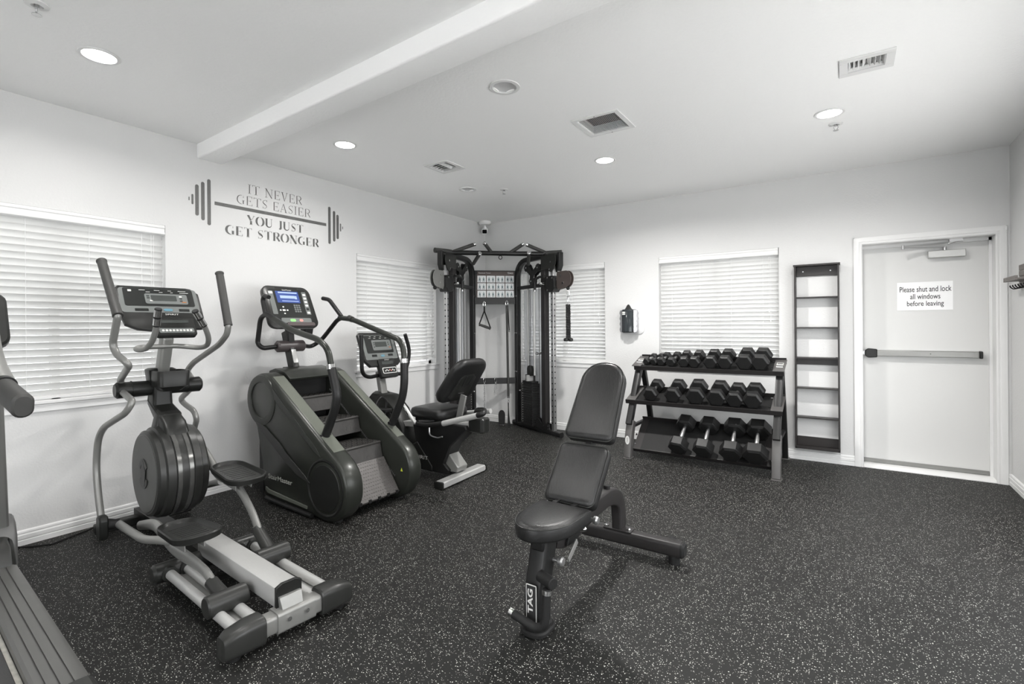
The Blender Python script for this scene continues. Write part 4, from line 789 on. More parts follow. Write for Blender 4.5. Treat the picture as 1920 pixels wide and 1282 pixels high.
for yy in (2.238, 2.660):     # drive chain beside the steps
    q = MB(); n = 60
    for k in range(n):
        f = k / n; q.box((.56 + .80 * f - .004, yy - .003, .80 - .62 * f - .006), (.56 + .80 * f + .004, yy + .005, .80 - .62 * f + .006))
    build('drive_chain', q, M['steelgrey'], t, kind='stuff')
q = MB(); q.prism([(.040, .014), (.040, -.014), (-.0, -.02), (-.040, -.014), (-.040, .014), (0, .02)][::-1], 0, .001, Matrix.Identity(4)); q = MB()
m0, m1 = V((.405, 2.43, .985)), V((.300, 2.43, 1.30)); q.bar(m0, m1, .085, .055, up=(0, 1, 0)); build('mast', q, M['char'], t, .008)
dd = (m1 - m0).normalized(); nrm = V((dd.z, 0, -dd.x)); q = MB(); T = Matrix((V((0, 1, 0)), dd, V((0, 1, 0)).cross(dd))).transposed().to_4x4(); T.translation = m0 + dd * .10 + nrm * .044; q.prism(rrect(.04, .115, .004), -.002, .002, T); build('mast_plate', q, M['silver2'], t)
q = MB(); q.box((.35, 2.36, .985), (.46, 2.52, 1.005)); build('mast_foot', q, M['char2'], t, .006)
q = MB(); q.pad(circ(.048, 24), [(.014, -.125), (0, -.112), (0, .112), (.014, .125)], Matrix(((1, 0, 0, .345), (0, 0, 1, 2.435), (0, 1, 0, 1.175), (0, 0, 0, 1)))); build('mast_hub', q, mat('hub_brown_grey', (.065, .055, .055), .35), t)
# console
up = V((-.165, 0, .36)).normalized(); T = Matrix((V((0, 1, 0)), up, V((0, 1, 0)).cross(up))).transposed().to_4x4(); T.translation = V((.372, 2.425, 1.505))
CW, CH = .44, .385
ol = rrect(CW, CH, .065, 5); ol = [(x * (1 - .05 * y / CH), y) for x, y in ol]
q = MB(); q.pad(ol, [(.05, -.075), (.012, -.05), (0, -.03), (0, -.006), (.010, 0)], T); con = build('console', q, M['char2'], t)
plate('carry_slot', 0, .172, .20, .010, .004, .001, M['dark'], con, T); plate('face_panel', .0, .01, .33, .30, .015, .002, M['cons'], con, T)
scr = plate('display_screen', -.005, .088, .205, .108, .004, .004, M['screen'], con, T)
for x_, y_, w_, h_ in ((0.01, .128, .17, .012), (.0, .088, .13, .026), (.075, .085, .02, .03), (.02, .050, .15, .006)): plate('screen_text', x_ - .01, y_, w_, h_, .001, .0048, M['screenhi'], scr, T, .0006)
words('brand_lettering', 'StairMaster', M['label'], con, T @ Matrix.Translation((0, .154, .0028)), w=.085, h=.012)
for sg in (-1, 1): plate('side_strip', sg * .150, .035, .042, .215, .006, .0035, M['consg'], con, T); 
for k in range(6): plate('strip_key', .150, .115 - k * .034, .026, .018, .004, .0050, M['cons'] if k == 4 else M['label'], con, T)
plate('logo_plate', -.150, .125, .034, .020, .003, .005, M['label'], con, T)
for x_, y_ in ((-.07, -.005), (-.10, -.035), (-.04, -.035), (-.07, -.065)): plate('arrow_key', x_, y_, .014, .012, .004, .0035, M['label'], con, T)
plate('enter_key', -.07, -.035, .026, .016, .005, .0035, M['label'], con, T)
for i in range(4):
    for j in range(3): plate('number_key', .035 + j * .021, .012 - i * .019, .016, .014, .003, .0035, M['consg'], con, T)
q = MB(); q.prism(rrect(.27, .045, .012, 3, .02, -.128), .001, .0035, T); build('key_band', q, M['consg'], con)
plate('start_key', -.015, -.128, .050, .024, .011, .005, M['green'], con, T); plate('stop_key', .060, -.128, .034, .024, .011, .005, M['red'], con, T)
q = MB(); q.pad(rrect(.25, .035, .012, 4, .04, -.172), [(.002, 0), (0, .004), (0, .024), (.004, .028)], T); build('reading_ledge', q, mat('ledge_brown', (.06, .045, .045), .3), con)
q = MB(); q.bar((.352, 2.43, 1.19), (.335, 2.43, 1.36), .06, .05, up=(0, 1, 0)); build('console_post', q, M['black'], t, .006)
# handrails
YNR, YFR = 2.165, 2.725
HB = lambda u, v, y: at(430 + u / 2.565, 500 + v / 2.565, y=y)
nearp = [HB(215, 250, YNR), HB(300, 305, YNR), HB(430, 350, YNR), HB(475, 395, YNR), HB(490, 480, YNR)]
q = MB(); q.tube(fillet(nearp, .09), .0215, 14); h1 = build('handrail', q, M['olive'], t)
q = MB(); q.tube(fillet([HB(490, 482, YNR), HB(520, 620, YNR), HB(508, 685, YNR), HB(458, 825, YNR)], .12, 7), .030, 16); build('handrail_post', q, M['black'], t)
q = MB(); q.tube([HB(488, 470, YNR), HB(491, 492, YNR)], .0315, 18); build('collar', q, M['chrome'], t)
farp = [HB(530, 245, YFR), HB(590, 252, YFR), HB(820, 352, YFR), HB(838, 400, YFR), HB(841, 450, YFR)]
q = MB(); q.tube(fillet(farp, .09), .0215, 14); build('handrail', q, M['olive'], t)
q = MB(); q.tube(fillet([HB(841, 452, YFR), HB(842, 560, YFR), HB(833, 630, YFR), HB(782, 755, YFR)], .12, 7), .030, 16); build('handrail_post', q, M['black'], t)
q = MB(); q.tube([HB(839, 443, YFR), HB(841, 462, YFR)], .0315, 18); build('collar', q, M['chrome'], t)
q = MB(); q.tube([HB(575, 246, YFR), HB(592, 254, YFR)], .0255, 16); build('collar', q, M['char2'], t)
hubN, hubF = V((.345, 2.32, 1.175)), V((.345, 2.55, 1.175))
q = MB(); q.tube(fillet([hubN, HB(160, 392, YNR + .02), HB(135, 370, YNR), HB(150, 245, YNR), HB(180, 225, YNR), HB(218, 252, YNR)], .06), .0185, 12); build('lower_handle', q, M['black'], t)
q = MB(); q.tube(fillet([HB(175, 235, YNR), HB(160, 160, YNR), HB(168, 138, YNR), HB(190, 146, YNR)], .03), .017, 12); build('horn_grip', q, M['black'], t)
q = MB(); q.tube(fillet([hubF, HB(395, 385, YFR - .05), HB(445, 350, YFR), HB(520, 255, YFR), HB(545, 245, YFR)], .08), .0185, 12); build('lower_handle', q, M['black'], t)
q = MB(); q.tube(fillet([HB(540, 240, YFR), HB(480, 158, YFR), HB(450, 152, YFR)], .03), .018, 12); build('horn_grip', q, M['black'], t)
for p in (HB(462, 812, YNR), HB(785, 748, YFR)):
    q = MB(); q.cyl(p + V((0, -.04, 0)), p + V((0, .04, 0)), .013, 12); build('post_bolt', q, M['black'], t)
# cup holder beside the console
q = MB(); c_ = at(578, 609, y=2.70)
def cr(w_, h_, z_): return [(c_.x + x, 2.685 + y, z_) for x, y in rrect(w_, h_, .02, 3)]
zt = at(611, 596, y=2.70).z
q.layers([cr(.07, .08, zt - .16), cr(.10, .105, zt - .03), cr(.125, .125, zt - .02), cr(.125, .125, zt), cr(.10, .10, zt), cr(.085, .085, zt - .10)]); build('cup_holder', q, M['black'], t)
q = MB(); p = at(757, 880, y=2.66); q.prism([(-.012, -.014), (.012, -.014), (0, .014)], 0, .001, Matrix(((1, 0, 0, 1.42), (0, 0, -1, 2.6645), (0, 1, 0, .245), (0, 0, 0, 1)))); build('warning_sticker', q, M['yellow'], t)

# ============================================================ recumbent bike
K = lambda u, v: (640 + u / 3.662, 580 + v / 3.662)
t = thing('recumbent_bike', 'black recumbent exercise bike with padded backrest, behind the stair climber', 'exercise machine', (.95, 3.32, 0))
q = MB(); T = frame((1.455, 3.335, .035), (-.05, 1, 0), (0, 0, 1)); q.pad(rrect(.62, .055, .018, 3), [(.008, -.045), (0, -.035), (0, .035), (.008, .045)], T); rs = build('rear_stabilizer', q, M['silver2'], t)
for s_ in (-1, 1): q = MB(); q.pad(rrect(.02, .060, .008, 3, s_ * .312), [(.004, -.048), (0, -.04), (0, .04), (.004, .048)], T); build('end_cap', q, M['char'], rs)
q = MB(); q.box((.26, 3.05, 0), (.34, 3.60, .06)); build('front_stabilizer', q, M['silver2'], t, .012)
q = MB(); q.prism([(.30, .04), (.30, .10), (1.30, .16), (1.42, .05)], 3.28, 3.38, XZ(0)); build('floor_beam', q, M['black'], t, .006)
# drive housing with crank and pedals
q = MB(); hp = [(.30, .06), (.27, .40), (.33, .62), (.42, .70), (.60, .68), (.74, .56), (.84, .38), (.90, .16), (.86, .06)]
q.pad(hp, [(.05, 3.22), (.012, 3.235), (0, 3.26), (0, 3.40), (.012, 3.425), (.05, 3.44)], XZ(0)); build('drive_housing', q, M['char'], t)
q = MB(); q.cyl((.60, 3.212, .40), (.60, 3.224, .40), .16, 36); build('side_disc', q, M['char2'], t)
q = MB(); a_, b_ = V((.60, 3.19, .40)), V((.655, 3.19, .56)); q.bar(a_, b_, .03, .018, up=(0, 1, 0)); q2 = MB(); build('crank', q, M['steelgrey'], t)
q = MB(); q.bar((.60, 3.47, .40), (.545, 3.47, .24), .03, .018, up=(0, 1, 0)); build('crank', q, M['steelgrey'], t)
for (px_, py_, pz_) in ((.66, 3.13, .565), (.545, 3.53, .24)):
    q = MB(); q.pad(rrect(.10, .24, .03, 3), [(.006, -.014), (0, -.008), (0, .012), (.006, .016)], Matrix(((0, 1, 0, px_), (1, 0, 0, py_), (0, 0, 1, pz_), (0, 0, 0, 1)))); pd = build('pedal', q, M['black'], t)
    q = MB(); q.tube(spline([(px_ + .02, py_ - .05, pz_ + .01), (px_ + .02, py_ - .055, pz_ + .07), (px_ + .02, py_, pz_ + .115), (px_ + .02, py_ + .055, pz_ + .07), (px_ + .02, py_ + .05, pz_ + .01)], 4), .012, 8, ry=.3); build('pedal_strap', q, M['black'], pd)
    q = MB(); q.cyl((px_ - .005, py_, pz_), (px_ - .005, 3.19 if py_ < 3.3 else 3.47, pz_), .009, 10); build('pedal_axle', q, M['steel'], pd)
q = MB(); q.bar((.52, 3.30, .62), (.455, 3.305, .90), .055, .075, up=(0, 1, 0)); build('mast', q, M['silver'], t, .01)
q = MB(); q.pad(rrect(.13, .16, .04, 4), [(.02, .60), (0, .63), (0, .69), (.03, .71)], Matrix.Translation((.47, 3.31, 0))); build('mast_boot', q, M['char2'], t)
up = V((-.13, 0, .34)).normalized(); T = Matrix((V((0, 1, 0)), up, V((0, 1, 0)).cross(up))).transposed().to_4x4(); T.translation = V((.455, 3.31, 1.115))
CW, CH = .44, .345
ol = [(-CW / 2, CH / 2 - .02), (-CW / 2, -CH / 2 + .07), (-CW / 2 + .06, -CH / 2), (CW / 2 - .04, -CH / 2), (CW / 2, -CH / 2 + .03), (CW / 2, CH / 2 - .02), (CW / 2 - .02, CH / 2), (-CW / 2 + .02, CH / 2)]
q = MB(); q.pad(ol, [(.03, -.06), (.006, -.04), (0, -.03), (0, -.005), (.006, 0)], T); con = build('console', q, M['char'], t)
plate('face_inlay', 0, .02, .40, .25, .015, .002, M['consg'], con, T); plate('face_panel', 0, .05, .33, .18, .012, .0035, M['cons'], con, T)
plate('display_surround', .03, .04, .235, .105, .012, .005, M['consg'], con, T); plate('display', .02, .048, .145, .052, .004, .0062, M['lcd'], con, T)
for x_, y_ in ((-.065, .065), (-.065, .045), (-.065, .022), (.115, .065), (.115, .045)): plate('button', x_, y_, .014, .010, .003, .0062, M['lcd'], con, T)
plate('quick_key', .125, .015, .022, .010, .002, .0062, mat('orange_key', (.30, .10, .05), .4), con, T)
for x_ in (-.10, -.04, .03, .10): plate('legend', x_, .112, .025, .003, .001, .0045, M['label'], con, T); plate('legend', x_ + .01, .128, .02, .003, .001, .0045, M['label'], con, T)
plate('speaker_slot', -.09, -.065, .06, .022, .002, .004, M['cons'], con, T); plate('speaker_slot', .11, -.065, .06, .022, .002, .004, M['cons'], con, T); plate('badge', .01, -.070, .045, .022, .009, .005, M['blueacc'], con, T)
q = MB(); q.pad(rrect(.21, .19, .02, 4, .03, -.20), [(.012, -.04), (0, -.02), (0, .012), (.006, .018)], T); tr = build('control_tray', q, M['char'], con)
plate('tray_slot', .03, -.148, .14, .030, .004, .0195, M['lcd'], tr, T); plate('keypad', .035, -.225, .175, .060, .012, .0195, M['label'], tr, T); plate('keypad_face', .035, -.225, .160, .046, .010, .0205, M['cons'], tr, T)
for k in range(7): plate('key', -.02 + k * .018, -.225 + (.004 if k % 2 else -.004), .013, .014, .006, .0218, M['red'] if k in (3, 4) else M['label'], tr, T)
words('brand_lettering', 'SPIRIT', M['label'], con, T @ Matrix.Translation((.03, -.118, .019)), w=.06, h=.010)
hb = fillet([at(*K(137, 175), x=.56), at(*K(137, 300), x=.55), at(*K(142, 440), x=.54), at(*K(185, 468), x=.50), V((.47, 3.31, .865)), at(*K(430, 440), x=.50), at(*K(455, 380), x=.54), at(*K(470, 280), x=.56), at(*K(437, 170), x=.57)], .07)
q = MB(); q.tube(hb, .0185, 14); build('handlebar', q, M['black'], t)
# seat carriage: pedestal, aluminium rail, seat, backrest
q = MB(); ped = [(.99, .44), (1.02, .30), (1.10, .12), (1.20, .05), (1.40, .05), (1.42, .09), (1.36, .14), (1.44, .30), (1.62, .46), (1.60, .49), (1.02, .49)]
q.pad([(x - .03, z) for x, z in ped], [(.01, 3.24), (0, 3.25), (0, 3.39), (.01, 3.40)], XZ(0)); build('pedestal', q, M['black'], t)
q = MB(); q.prism([(.72, .06), (.76, .16), (1.02, .30), (1.20, .10), (1.20, .05)], 3.235, 3.405, XZ(0)); build('rear_shroud', q, M['char'], t, .01)
q = MB(); q.prism([(1.30, .11), (1.36, .23), (1.47, .12), (1.455, .075), (1.33, .07)], 3.27, 3.40, XZ(0)); build('leg_bracket', q, M['silver'], t, .008)
q = MB(); q.prism([(.78, .40), (.78, .45), (1.66, .52), (1.66, .47)], 3.28, 3.36, XZ(0)); build('seat_rail', q, M['silver2'], t, .004)
a, b = at(*K(545, 1106), y=3.234), at(*K(595, 1100), y=3.234)
words('side_lettering', 'SPIRIT', M['label'], t, frame((b.x - .085, 3.2335, .165), (1, 0, 0), (0, 0, 1)), w=.17, h=.032, ext=.001)
def zpad(x0, x1, y0, y1, z0, z1, r):
    q = MB(); q.pad(rrect(x1 - x0, y1 - y0, r, 5, (x0 + x1) / 2, (y0 + y1) / 2), [(.03, z0), (.006, z0 + .012), (0, z0 + .03), (0, z1 - .028), (.010, z1 - .010), (.035, z1)]); return q
build('seat', zpad(1.02, 1.42, 3.12, 3.50, .535, .625, .07), M['leather'], t, smooth=60)
build('seat_pan', MB().box((1.06, 3.17, .50), (1.40, 3.45, .54)), M['black'], t, .01)
# backrest leaning back
up = V((.26, 0, .36)).normalized(); T = Matrix((V((0, 1, 0)), up, V((0, 1, 0)).cross(up))).transposed().to_4x4(); T.translation = V((1.50, 3.31, .86))
ol = [(x * (1 - .14 * (y / .42)), y) for x, y in rrect(.44, .44, .11, 7)]
q = MB(); q.pad(ol, [(.05, -.055), (.012, -.045), (0, -.02), (0, .0), (.008, .014), (.03, .022)], T); bk = build('backrest', q, M['leather2'], t, smooth=60)
q = MB(); q.pad([(-.13, -.15), (-.06, -.19), (.06, -.19), (.13, -.15), (.10, .06), (.06, .09), (-.06, .09), (-.10, .06)], [(0, .018), (.004, .034), (.012, .038)], T); build('back_shell', q, M['char'], bk)
q = MB(); q.prism([(-.045, -.03), (.045, -.03), (.055, .085), (.035, .085), (.028, -.012), (-.028, -.012), (-.035, .085), (-.055, .085)], .037, .042, T); build('shell_handle', q, M['black'], bk, .003)
q = MB(); q.prism(rrect(.07, .008, .002, 2, 0, -.10), .037, .041, T); build('shell_slot', q, M['steelgrey'], bk)
q = MB(); q.bar((1.44, 3.31, .50), (1.505, 3.31, .74), .06, .02, up=(0, 1, 0)); build('back_bracket', q, M['silver'], t, .004)
YL = 3.09
q = MB(); q.tube(fillet([V((1.30, 3.20, .52)), V((1.14, 3.12, .50)), at(*K(520, 785), y=YL), at(*K(590, 795), y=YL), at(*K(702, 783), y=YL)], .05), .022, 14); build('side_handle', q, M['black'], t)
q = MB(); q.tube([at(*K(700, 783), y=YL), at(*K(935, 728), y=YL)], .0235, 16); build('side_tube', q, M['silver2'], t)
q = MB(); q.tube(fillet([at(*K(930, 729), y=YL), at(*K(975, 715), y=YL), at(*K(985, 690), y=YL + .10), at(*K(930, 690), y=YL + .2), V((1.62, 3.32, .56))], .05), .022, 14); build('side_handle', q, M['black'], t)
q = MB(); q.tube(fillet([at(*K(515, 785), y=YL), at(*K(482, 745), y=YL), at(*K(450, 690), y=YL), at(*K(425, 655), y=YL)], .05), .0165, 12); pg = build('front_grip', q, M['silver2'], t)
for a, b in (((428, 660), (440, 682)), ((452, 700), (466, 724))):
    q = MB(); q.tube([at(*K(*a), y=YL), at(*K(*b), y=YL)], .0185, 14); build('grip_band', q, M['chrome'], pg)
q = MB(); q.tube(fillet([V((1.30, 3.46, .52)), V((1.10, 3.54, .52)), V((.98, 3.54, .68))], .06), .0185, 12); build('front_grip', q, M['silver2'], t)
q = MB(); q.tube([V((1.30, 3.54, .53)), V((1.62, 3.54, .58))], .022, 12); build('side_tube', q, M['silver2'], t)
q = MB(); q.tube(spline([V((1.24, 3.16, .46)), V((1.26, 3.15, .40)), V((1.34, 3.15, .385)), V((1.40, 3.15, .40))], 5), .006, 8); build('adjust_lever', q, M['steel'], t)
q = MB(); q.pad(rrect(.16, .12, .03, 3, 1.66, 3.32), [(.01, .44), (0, .45), (0, .55), (.01, .56)]); build('rear_bumper', q, M['char'], t)

# ============================================================ adjustable bench
t = thing('adjustable_bench', 'black adjustable weight bench with raised back in the middle of the floor', 'bench', (3.1, 2.35, 0))
BX0 = 3.10
def YZ(x): return Matrix(((0, 0, 1, x), (1, 0, 0, 0), (0, 1, 0, 0), (0, 0, 0, 1)))       # (y, z) outline, thickness along x
# rear floor bar
T = Matrix(((0, 0, 1, 0), (1, 0, 0, 2.795), (0, 1, 0, .085), (0, 0, 0, 1)))
q = MB(); q.prism(rrect(.078, .078, .018, 4), 2.76, 3.47, T); rb = build('rear_floor_bar', q, M['rackblk'], t)
for x0, x1 in ((2.742, 2.762), (3.468, 3.490)):
    q = MB(); s_ = -1 if x0 < 3 else 1; q.layers([[(x, y, z) for x, y in rrect(.080 * k, .080 * k, .02 * k, 4)] for z, k in ((x0 if s_ > 0 else x1, 1), ((x0 + x1) / 2, 1), (x1 if s_ > 0 else x0, .72))], T); build('end_cap', q, M['blackm'], rb)
for xx in (2.80, 3.43): q = MB(); q.cyl((xx, 2.795, 0), (xx, 2.795, .05), .03, 16); build('rubber_foot', q, M['blackm'], t)
q = MB(); q.box((3.02, 2.755, .124), (3.19, 2.838, .131)); pl = build('foot_plate', q, M['rackblk'], rb, .002)
for xx in (3.035, 3.175): q = MB(); q.cyl((xx, 2.775, .131), (xx, 2.775, .140), .013, 6); q.ball((xx, 2.775, .140), .008); build('bolt', q, M['chrome'], pl)
q = MB(); q.cyl((3.38, 2.85, .075), (3.38, 2.90, .075), .035, 18); build('transport_wheel', q, M['blackm'], t)
# spine: front post, under-seat member, arched rear leg
def sweep(pts, w, h, nm, m_, x=BX0, r=.012, k=6, rad=.16):
    P = fillet([V((x, y, z)) for y, z in pts], rad, k); q = MB(); rings = []
    for i, p in enumerate(P):
        d_ = (P[min(i + 1, len(P) - 1)] - P[max(i - 1, 0)]).normalized(); n_ = V((0, -d_.z, d_.y)); rings.append([p + V((1, 0, 0)) * a + n_ * b for a, b in rrect(w, h, r, 3)])
    q.layers(rings); return build(nm, q, m_, t)
sweep([(2.00, .355), (2.12, .315), (2.40, .355), (2.66, .36), (2.80, .30), (2.81, .131)], .058, .095, 'spine_tube', M['rackblk'], rad=.12)
sweep([(1.93, .40), (1.905, .30), (1.865, .18), (1.862, .03)], .084, .10, 'front_post', M['black'], rad=.2)
q = MB(); q.box((3.066, 1.86, .34), (3.134, 2.16, .405)); build('seat_carrier', q, M['black'], t, .01)
q = MB(); q.pad(rrect(.13, .16, .055, 6, 3.10, 1.865), [(.006, 0), (0, .006), (0, .018), (.006, .024)]); q.pad(rrect(.105, .135, .045, 6, 3.10, 1.865), [(0, .024), (0, .034), (.008, .040)]); build('front_foot', q, M['blackm'], t, kind='stuff')
q = MB(); q.cyl((3.10, 2.63, .385), (3.10, 2.63, .425), .019, 18, ch=.004); build('spine_knob', q, M['blackm'], t)
# badge
T = Matrix(((0, -1, 0, 3.10), (0, 0, -1, 1.8118), (1, 0, 0, .165), (0, 0, 0, 1)))
TB = Matrix(((0, -1, 0, 0), (0, 0, -1, 0), (1, 0, 0, 0), (0, 0, 0, 1))); 
bp0, bp1 = V((3.10, 1.812, .155)), None
T = Matrix(((0, -1, 0, 3.10), (0, 0, -1, 1.8105), (1, 0, 0, .135), (0, 0, 0, 1)))
q = MB(); q.prism(rrect(.165, .052, .004), -.001, .001, T); bd = build('badge_plate', q, M['label'], t)
q = MB(); q.prism(rrect(.157, .045, .003), .0005, .0018, T); build('badge_face', q, M['black2'], bd)
words('badge_lettering', 'TAG', M['label'], bd, T @ Matrix.Translation((0.012, .004, .002)), w=.105, h=.026, bold=.03)
# seat and back pads
so = [(-.135, .17), (-.135, .02)] + [(-.135 + .135 * (1 - math.cos(a * PI / 2 / 7)), .02 - .20 * math.sin(a * PI / 2 / 7)) for a in range(1, 7)] + [(0, -.18)] + [(.135 - .135 * (1 - math.cos(a * PI / 2 / 7)), .02 - .20 * math.sin(a * PI / 2 / 7)) for a in range(6, 0, -1)] + [(.135, .02), (.135, .17)]
def puff(outline, T, th, nm, piping=True):
    q = MB(); q.pad(outline, [(.012, 0), (.002, .004), (0, .012), (0, th - .014), (.004, th - .005)], T); o = build(nm, q, M['leather2'], t, smooth=60)
    q = MB(); q.pad(outline, [(.004, th - .005), (.010, th + .001), (.020, th + .005), (.031, th + .007)], T); build('pad_face', q, M['leather'], o, smooth=60)
    pts = [T @ V((x, y, th - .006)) for x, y in outline]; q = MB(); q.tube(pts, .0028, 6, closed=True); build('piping', q, M['char2'], o)
    return o
sT = Matrix.Translation((BX0, 1.955, .405)) @ Matrix.Rotation(R(-1), 4, 'X')
puff(so[::-1], sT, .065, 'seat_pad')
def padT(p0, p1):
    p0, p1 = V((BX0, *p0)), V((BX0, *p1)); up = (p1 - p0).normalized(); m_ = Matrix((V((1, 0, 0)), up, V((1, 0, 0)).cross(up))).transposed().to_4x4(); m_.translation = p0; return m_, (p1 - p0).length
TH = .062
T1, L1 = padT((2.140, .470), (2.352, .712)); T2, L2 = padT((2.372, .735), (2.635, 1.118))
sgn = 1 if (T1.to_3x3() @ V((0, 0, 1))).y < 0 else -1
def off(T): return T @ Matrix.Translation((0, 0, -TH * 1)) if sgn > 0 else T @ Matrix.Rotation(PI, 4, 'Y') @ Matrix.Translation((0, 0, -TH))
puff([(x, y + L1 / 2) for x, y in rrect(.272, L1, .035, 5)], off(T1), TH, 'lower_back_pad')
up_o = rrect(.272, L2, .10, 8); up_o = [(x, y + L2 / 2) for x, y in up_o]
lo_part = [(x, y) for x, y in rrect(.272, L2, .035, 5)]; top_part = rrect(.25, L2, .115, 9)
up_o = [(x, y + L2 / 2) for x, y in top_part[:20]] + [(x, y + L2 / 2) for x, y in lo_part[12:]]
puff(up_o, off(T2), TH, 'upper_back_pad')
q = MB(); dT = off(T1)
a = dT @ V((0, -.02, -.02)); b = off(T2) @ V((0, L2 * .75, -.02)); q.bar(a, b, .06, .035, up=(1, 0, 0)); build('back_frame', q, M['black'], t, .004)
for xx in (3.05, 3.15): q = MB(); q.box((xx - .012, 2.105, .43), (xx + .012, 2.175, .475)); build('hinge_bracket', q, M['black'], t)
q = MB(); q.bar((3.10, 2.33, .60), (3.10, 2.50, .37), .035, .035); build('support_strut', q, M['black'], t, .004)
# adjusters
q = MB(); q.prism([(x, z) for x, z in [(2.06, .30), (2.12, .40), (2.22, .42), (2.26, .36), (2.16, .29)]], 3.13, 3.145, YZ(0)); build('adjust_quadrant', q, M['black'], t, .002)
q = MB(); a = V((3.155, 2.16, .355)); q.cyl(a, a + V((.03, 0, 0)), .014, 14); q.ball(a + V((.03, 0, 0)), .012); build('pivot_bolt', q, M['chrome'], t)
def knob(p, nm='pop_pin_knob'):
    q = MB(); p = V(p); q.cyl(p, p + V((.035, 0, 0)), .009, 12); q.lathe([(.009, .03), (.020, .038), (.021, .052), (.016, .060), (.001, .061)], along(p, p + V((1, 0, 0))), 18); build(nm, q, M['steel'], t)
knob((3.13, 2.31, .345)); knob((3.134, 1.93, .29))
q = MB(); a, b = at(940 + 650 / 4.578, 930 + 380 / 4.578, x=3.17), at(940 + 575 / 4.578, 930 + 550 / 4.578, x=3.17); q.bar(a, b, .028, .007, up=(1, 0, 0)); build('adjust_lever', q, M['silver'], t, .002)
# foam foot catch
q = MB(); q.cyl((3.13, 1.835, .255), (3.215, 1.800, .255), .025, 18, ch=.003); build('catch_pivot', q, M['blackm'], t)
fc_ = fillet([V((3.190, 1.79, .235)), V((3.190, 1.77, .09)), V((3.15, 1.765, .068)), at(940 + 105 / 4.578, 930 + 1010 / 4.578, y=1.765)], .06, 7)
q = MB(); q.tube(fc_, .0185, 14); cf = build('foot_catch', q, M['blackm'], t)
q = MB(); e_ = fc_[-1]; d_ = (fc_[-1] - fc_[-2]).normalized(); q.cyl(e_, e_ + d_ * .022, .0175, 16, ch=.002); build('chrome_tip', q, M['chrome'], cf)
q = MB(); q.cyl(V((3.190, 1.79, .230)), V((3.190, 1.787, .212)), .0205, 16); build('chrome_ring', q, M['chrome'], cf)

# ============================================================ dumbbell rack
t = thing('dumbbell_rack', 'black three-tier dumbbell rack below the back wall blind', 'rack', (3.08, 5.05, 0))
RX0, RX1 = 2.395, 3.765
def shelf(y0, z0, y1, z1, x0, x1, nm):
    d_ = V((0, y1 - y0, z1 - z0)); L = d_.length; T = Matrix((V((1, 0, 0)), d_.normalized(), V((1, 0, 0)).cross(d_.normalized()))).transposed().to_4x4(); T.translation = V((x0, y0, z0)); W = x1 - x0
    q = MB(); q.layers([[(x, y, z) for y, z in [(0, -.038), (0, .004), (.008, .004), (.010, -.004), (L - .01, -.004), (L - .008, .03), (L, .03), (L, -.03), (L - .006, -.03), (L - .01, -.010), (.012, -.010), (.006, -.036)]] for x in (0, W)], T); s = build(nm, q, M['rackblk'], t)
    q = MB(); q.box((.07, .012, -.004), (W - .07, L - .014, -.001), T); build('rubber_mat', q, M['blackm'], s); return s, T, L
sh = {}
sh['top'] = shelf(5.015, .900, 5.285, .985, RX0, RX1 + .01, 'shelf_top'); sh['mid'] = shelf(4.845, .570, 5.125, .665, 2.365, RX1 + .01, 'shelf_middle'); sh['low'] = shelf(4.800, .095, 5.110, .352, 2.458, 3.697, 'shelf_bottom')
for x0, sg in ((2.385, 1), (3.70, -1)):
    def rail(pts, w, h, nm, m_):
        P = fillet([V((x0 + .035, y, z)) for y, z in pts], .2, 6); q = MB(); rings = []
        for i, p in enumerate(P):
            d_ = (P[min(i + 1, len(P) - 1)] - P[max(i - 1, 0)]).normalized(); n_ = V((0, -d_.z, d_.y)); rings.append([p + V((a, 0, 0)) + n_ * b for a, b in rrect(w, h, .006, 2)])
        q.layers(rings); return build(nm, q, m_, t)
    rail([(4.775, .012), (4.80, .20), (4.865, .36)], .070, .085, 'front_foot_cover', M['rackgrey'])
    rail([(4.80, .33), (4.95, .60), (5.13, .90), (5.15, .935)], .058, .075, 'upright', M['black'])
    rail([(5.565, .012), (5.40, .50), (5.22, .90)], .050, .060, 'rear_leg', M['black'])
    q = MB(); q.box((x0 - .005, 4.72, 0), (x0 + .075, 4.83, .012)); build('foot_plate', q, M['rackgrey'], t, .003)
    q = MB(); q.box((x0 - .0, 5.52, 0), (x0 + .07, 5.61, .012)); build('foot_plate', q, M['rackgrey'], t, .003)
    q = MB(); q.bar((x0 + .035, 4.86, .30), (x0 + .035, 5.45, .30), .03, .03); build('side_brace', q, M['black'], t)
    for key in ('top', 'mid'):
        s, T, L = sh[key]; W = T.translation.x; xa = x0 - .01 if sg > 0 else x0 - .015
        q = MB(); q.box((xa - W, -.006, .004), (xa - W + .095, L + .004, .012), T); cap = build('shelf_end_plate', q, M['rackgrey'], t, .002)
        for yy in (.05, L - .05):
            q = MB(); q.cyl(T @ V((xa - W + (.105 if sg > 0 else -.012), yy, -.002)), T @ V((xa - W + (.105 if sg > 0 else -.012), yy, .010)), .009, 12); build('bolt', q, M['chrome'], t)
        if key == 'top':
            q = MB(); q.prism(rrect(.055, .11, .004, 2, xa - W + .047, L * .5), .012, .0135, T); lb = build('spec_label', q, M['label'], cap)
            q = MB(); q.prism(rrect(.045, .03, .002, 2, xa - W + .047, L * .5 + .03), .0134, .014, T); build('label_print', q, M['steelgrey'], lb)
        y_, z_ = (4.99, .66) if key == 'mid' else (5.15, .96)
    for z_, y_ in ((.13, 4.86), (.22, 4.90)): q = MB(); q.cyl((x0 + (.07 if sg > 0 else 0), y_, z_), (x0 + (.082 if sg > 0 else -.012), y_, z_), .009, 12); build('bolt', q, M['chrome'], t)
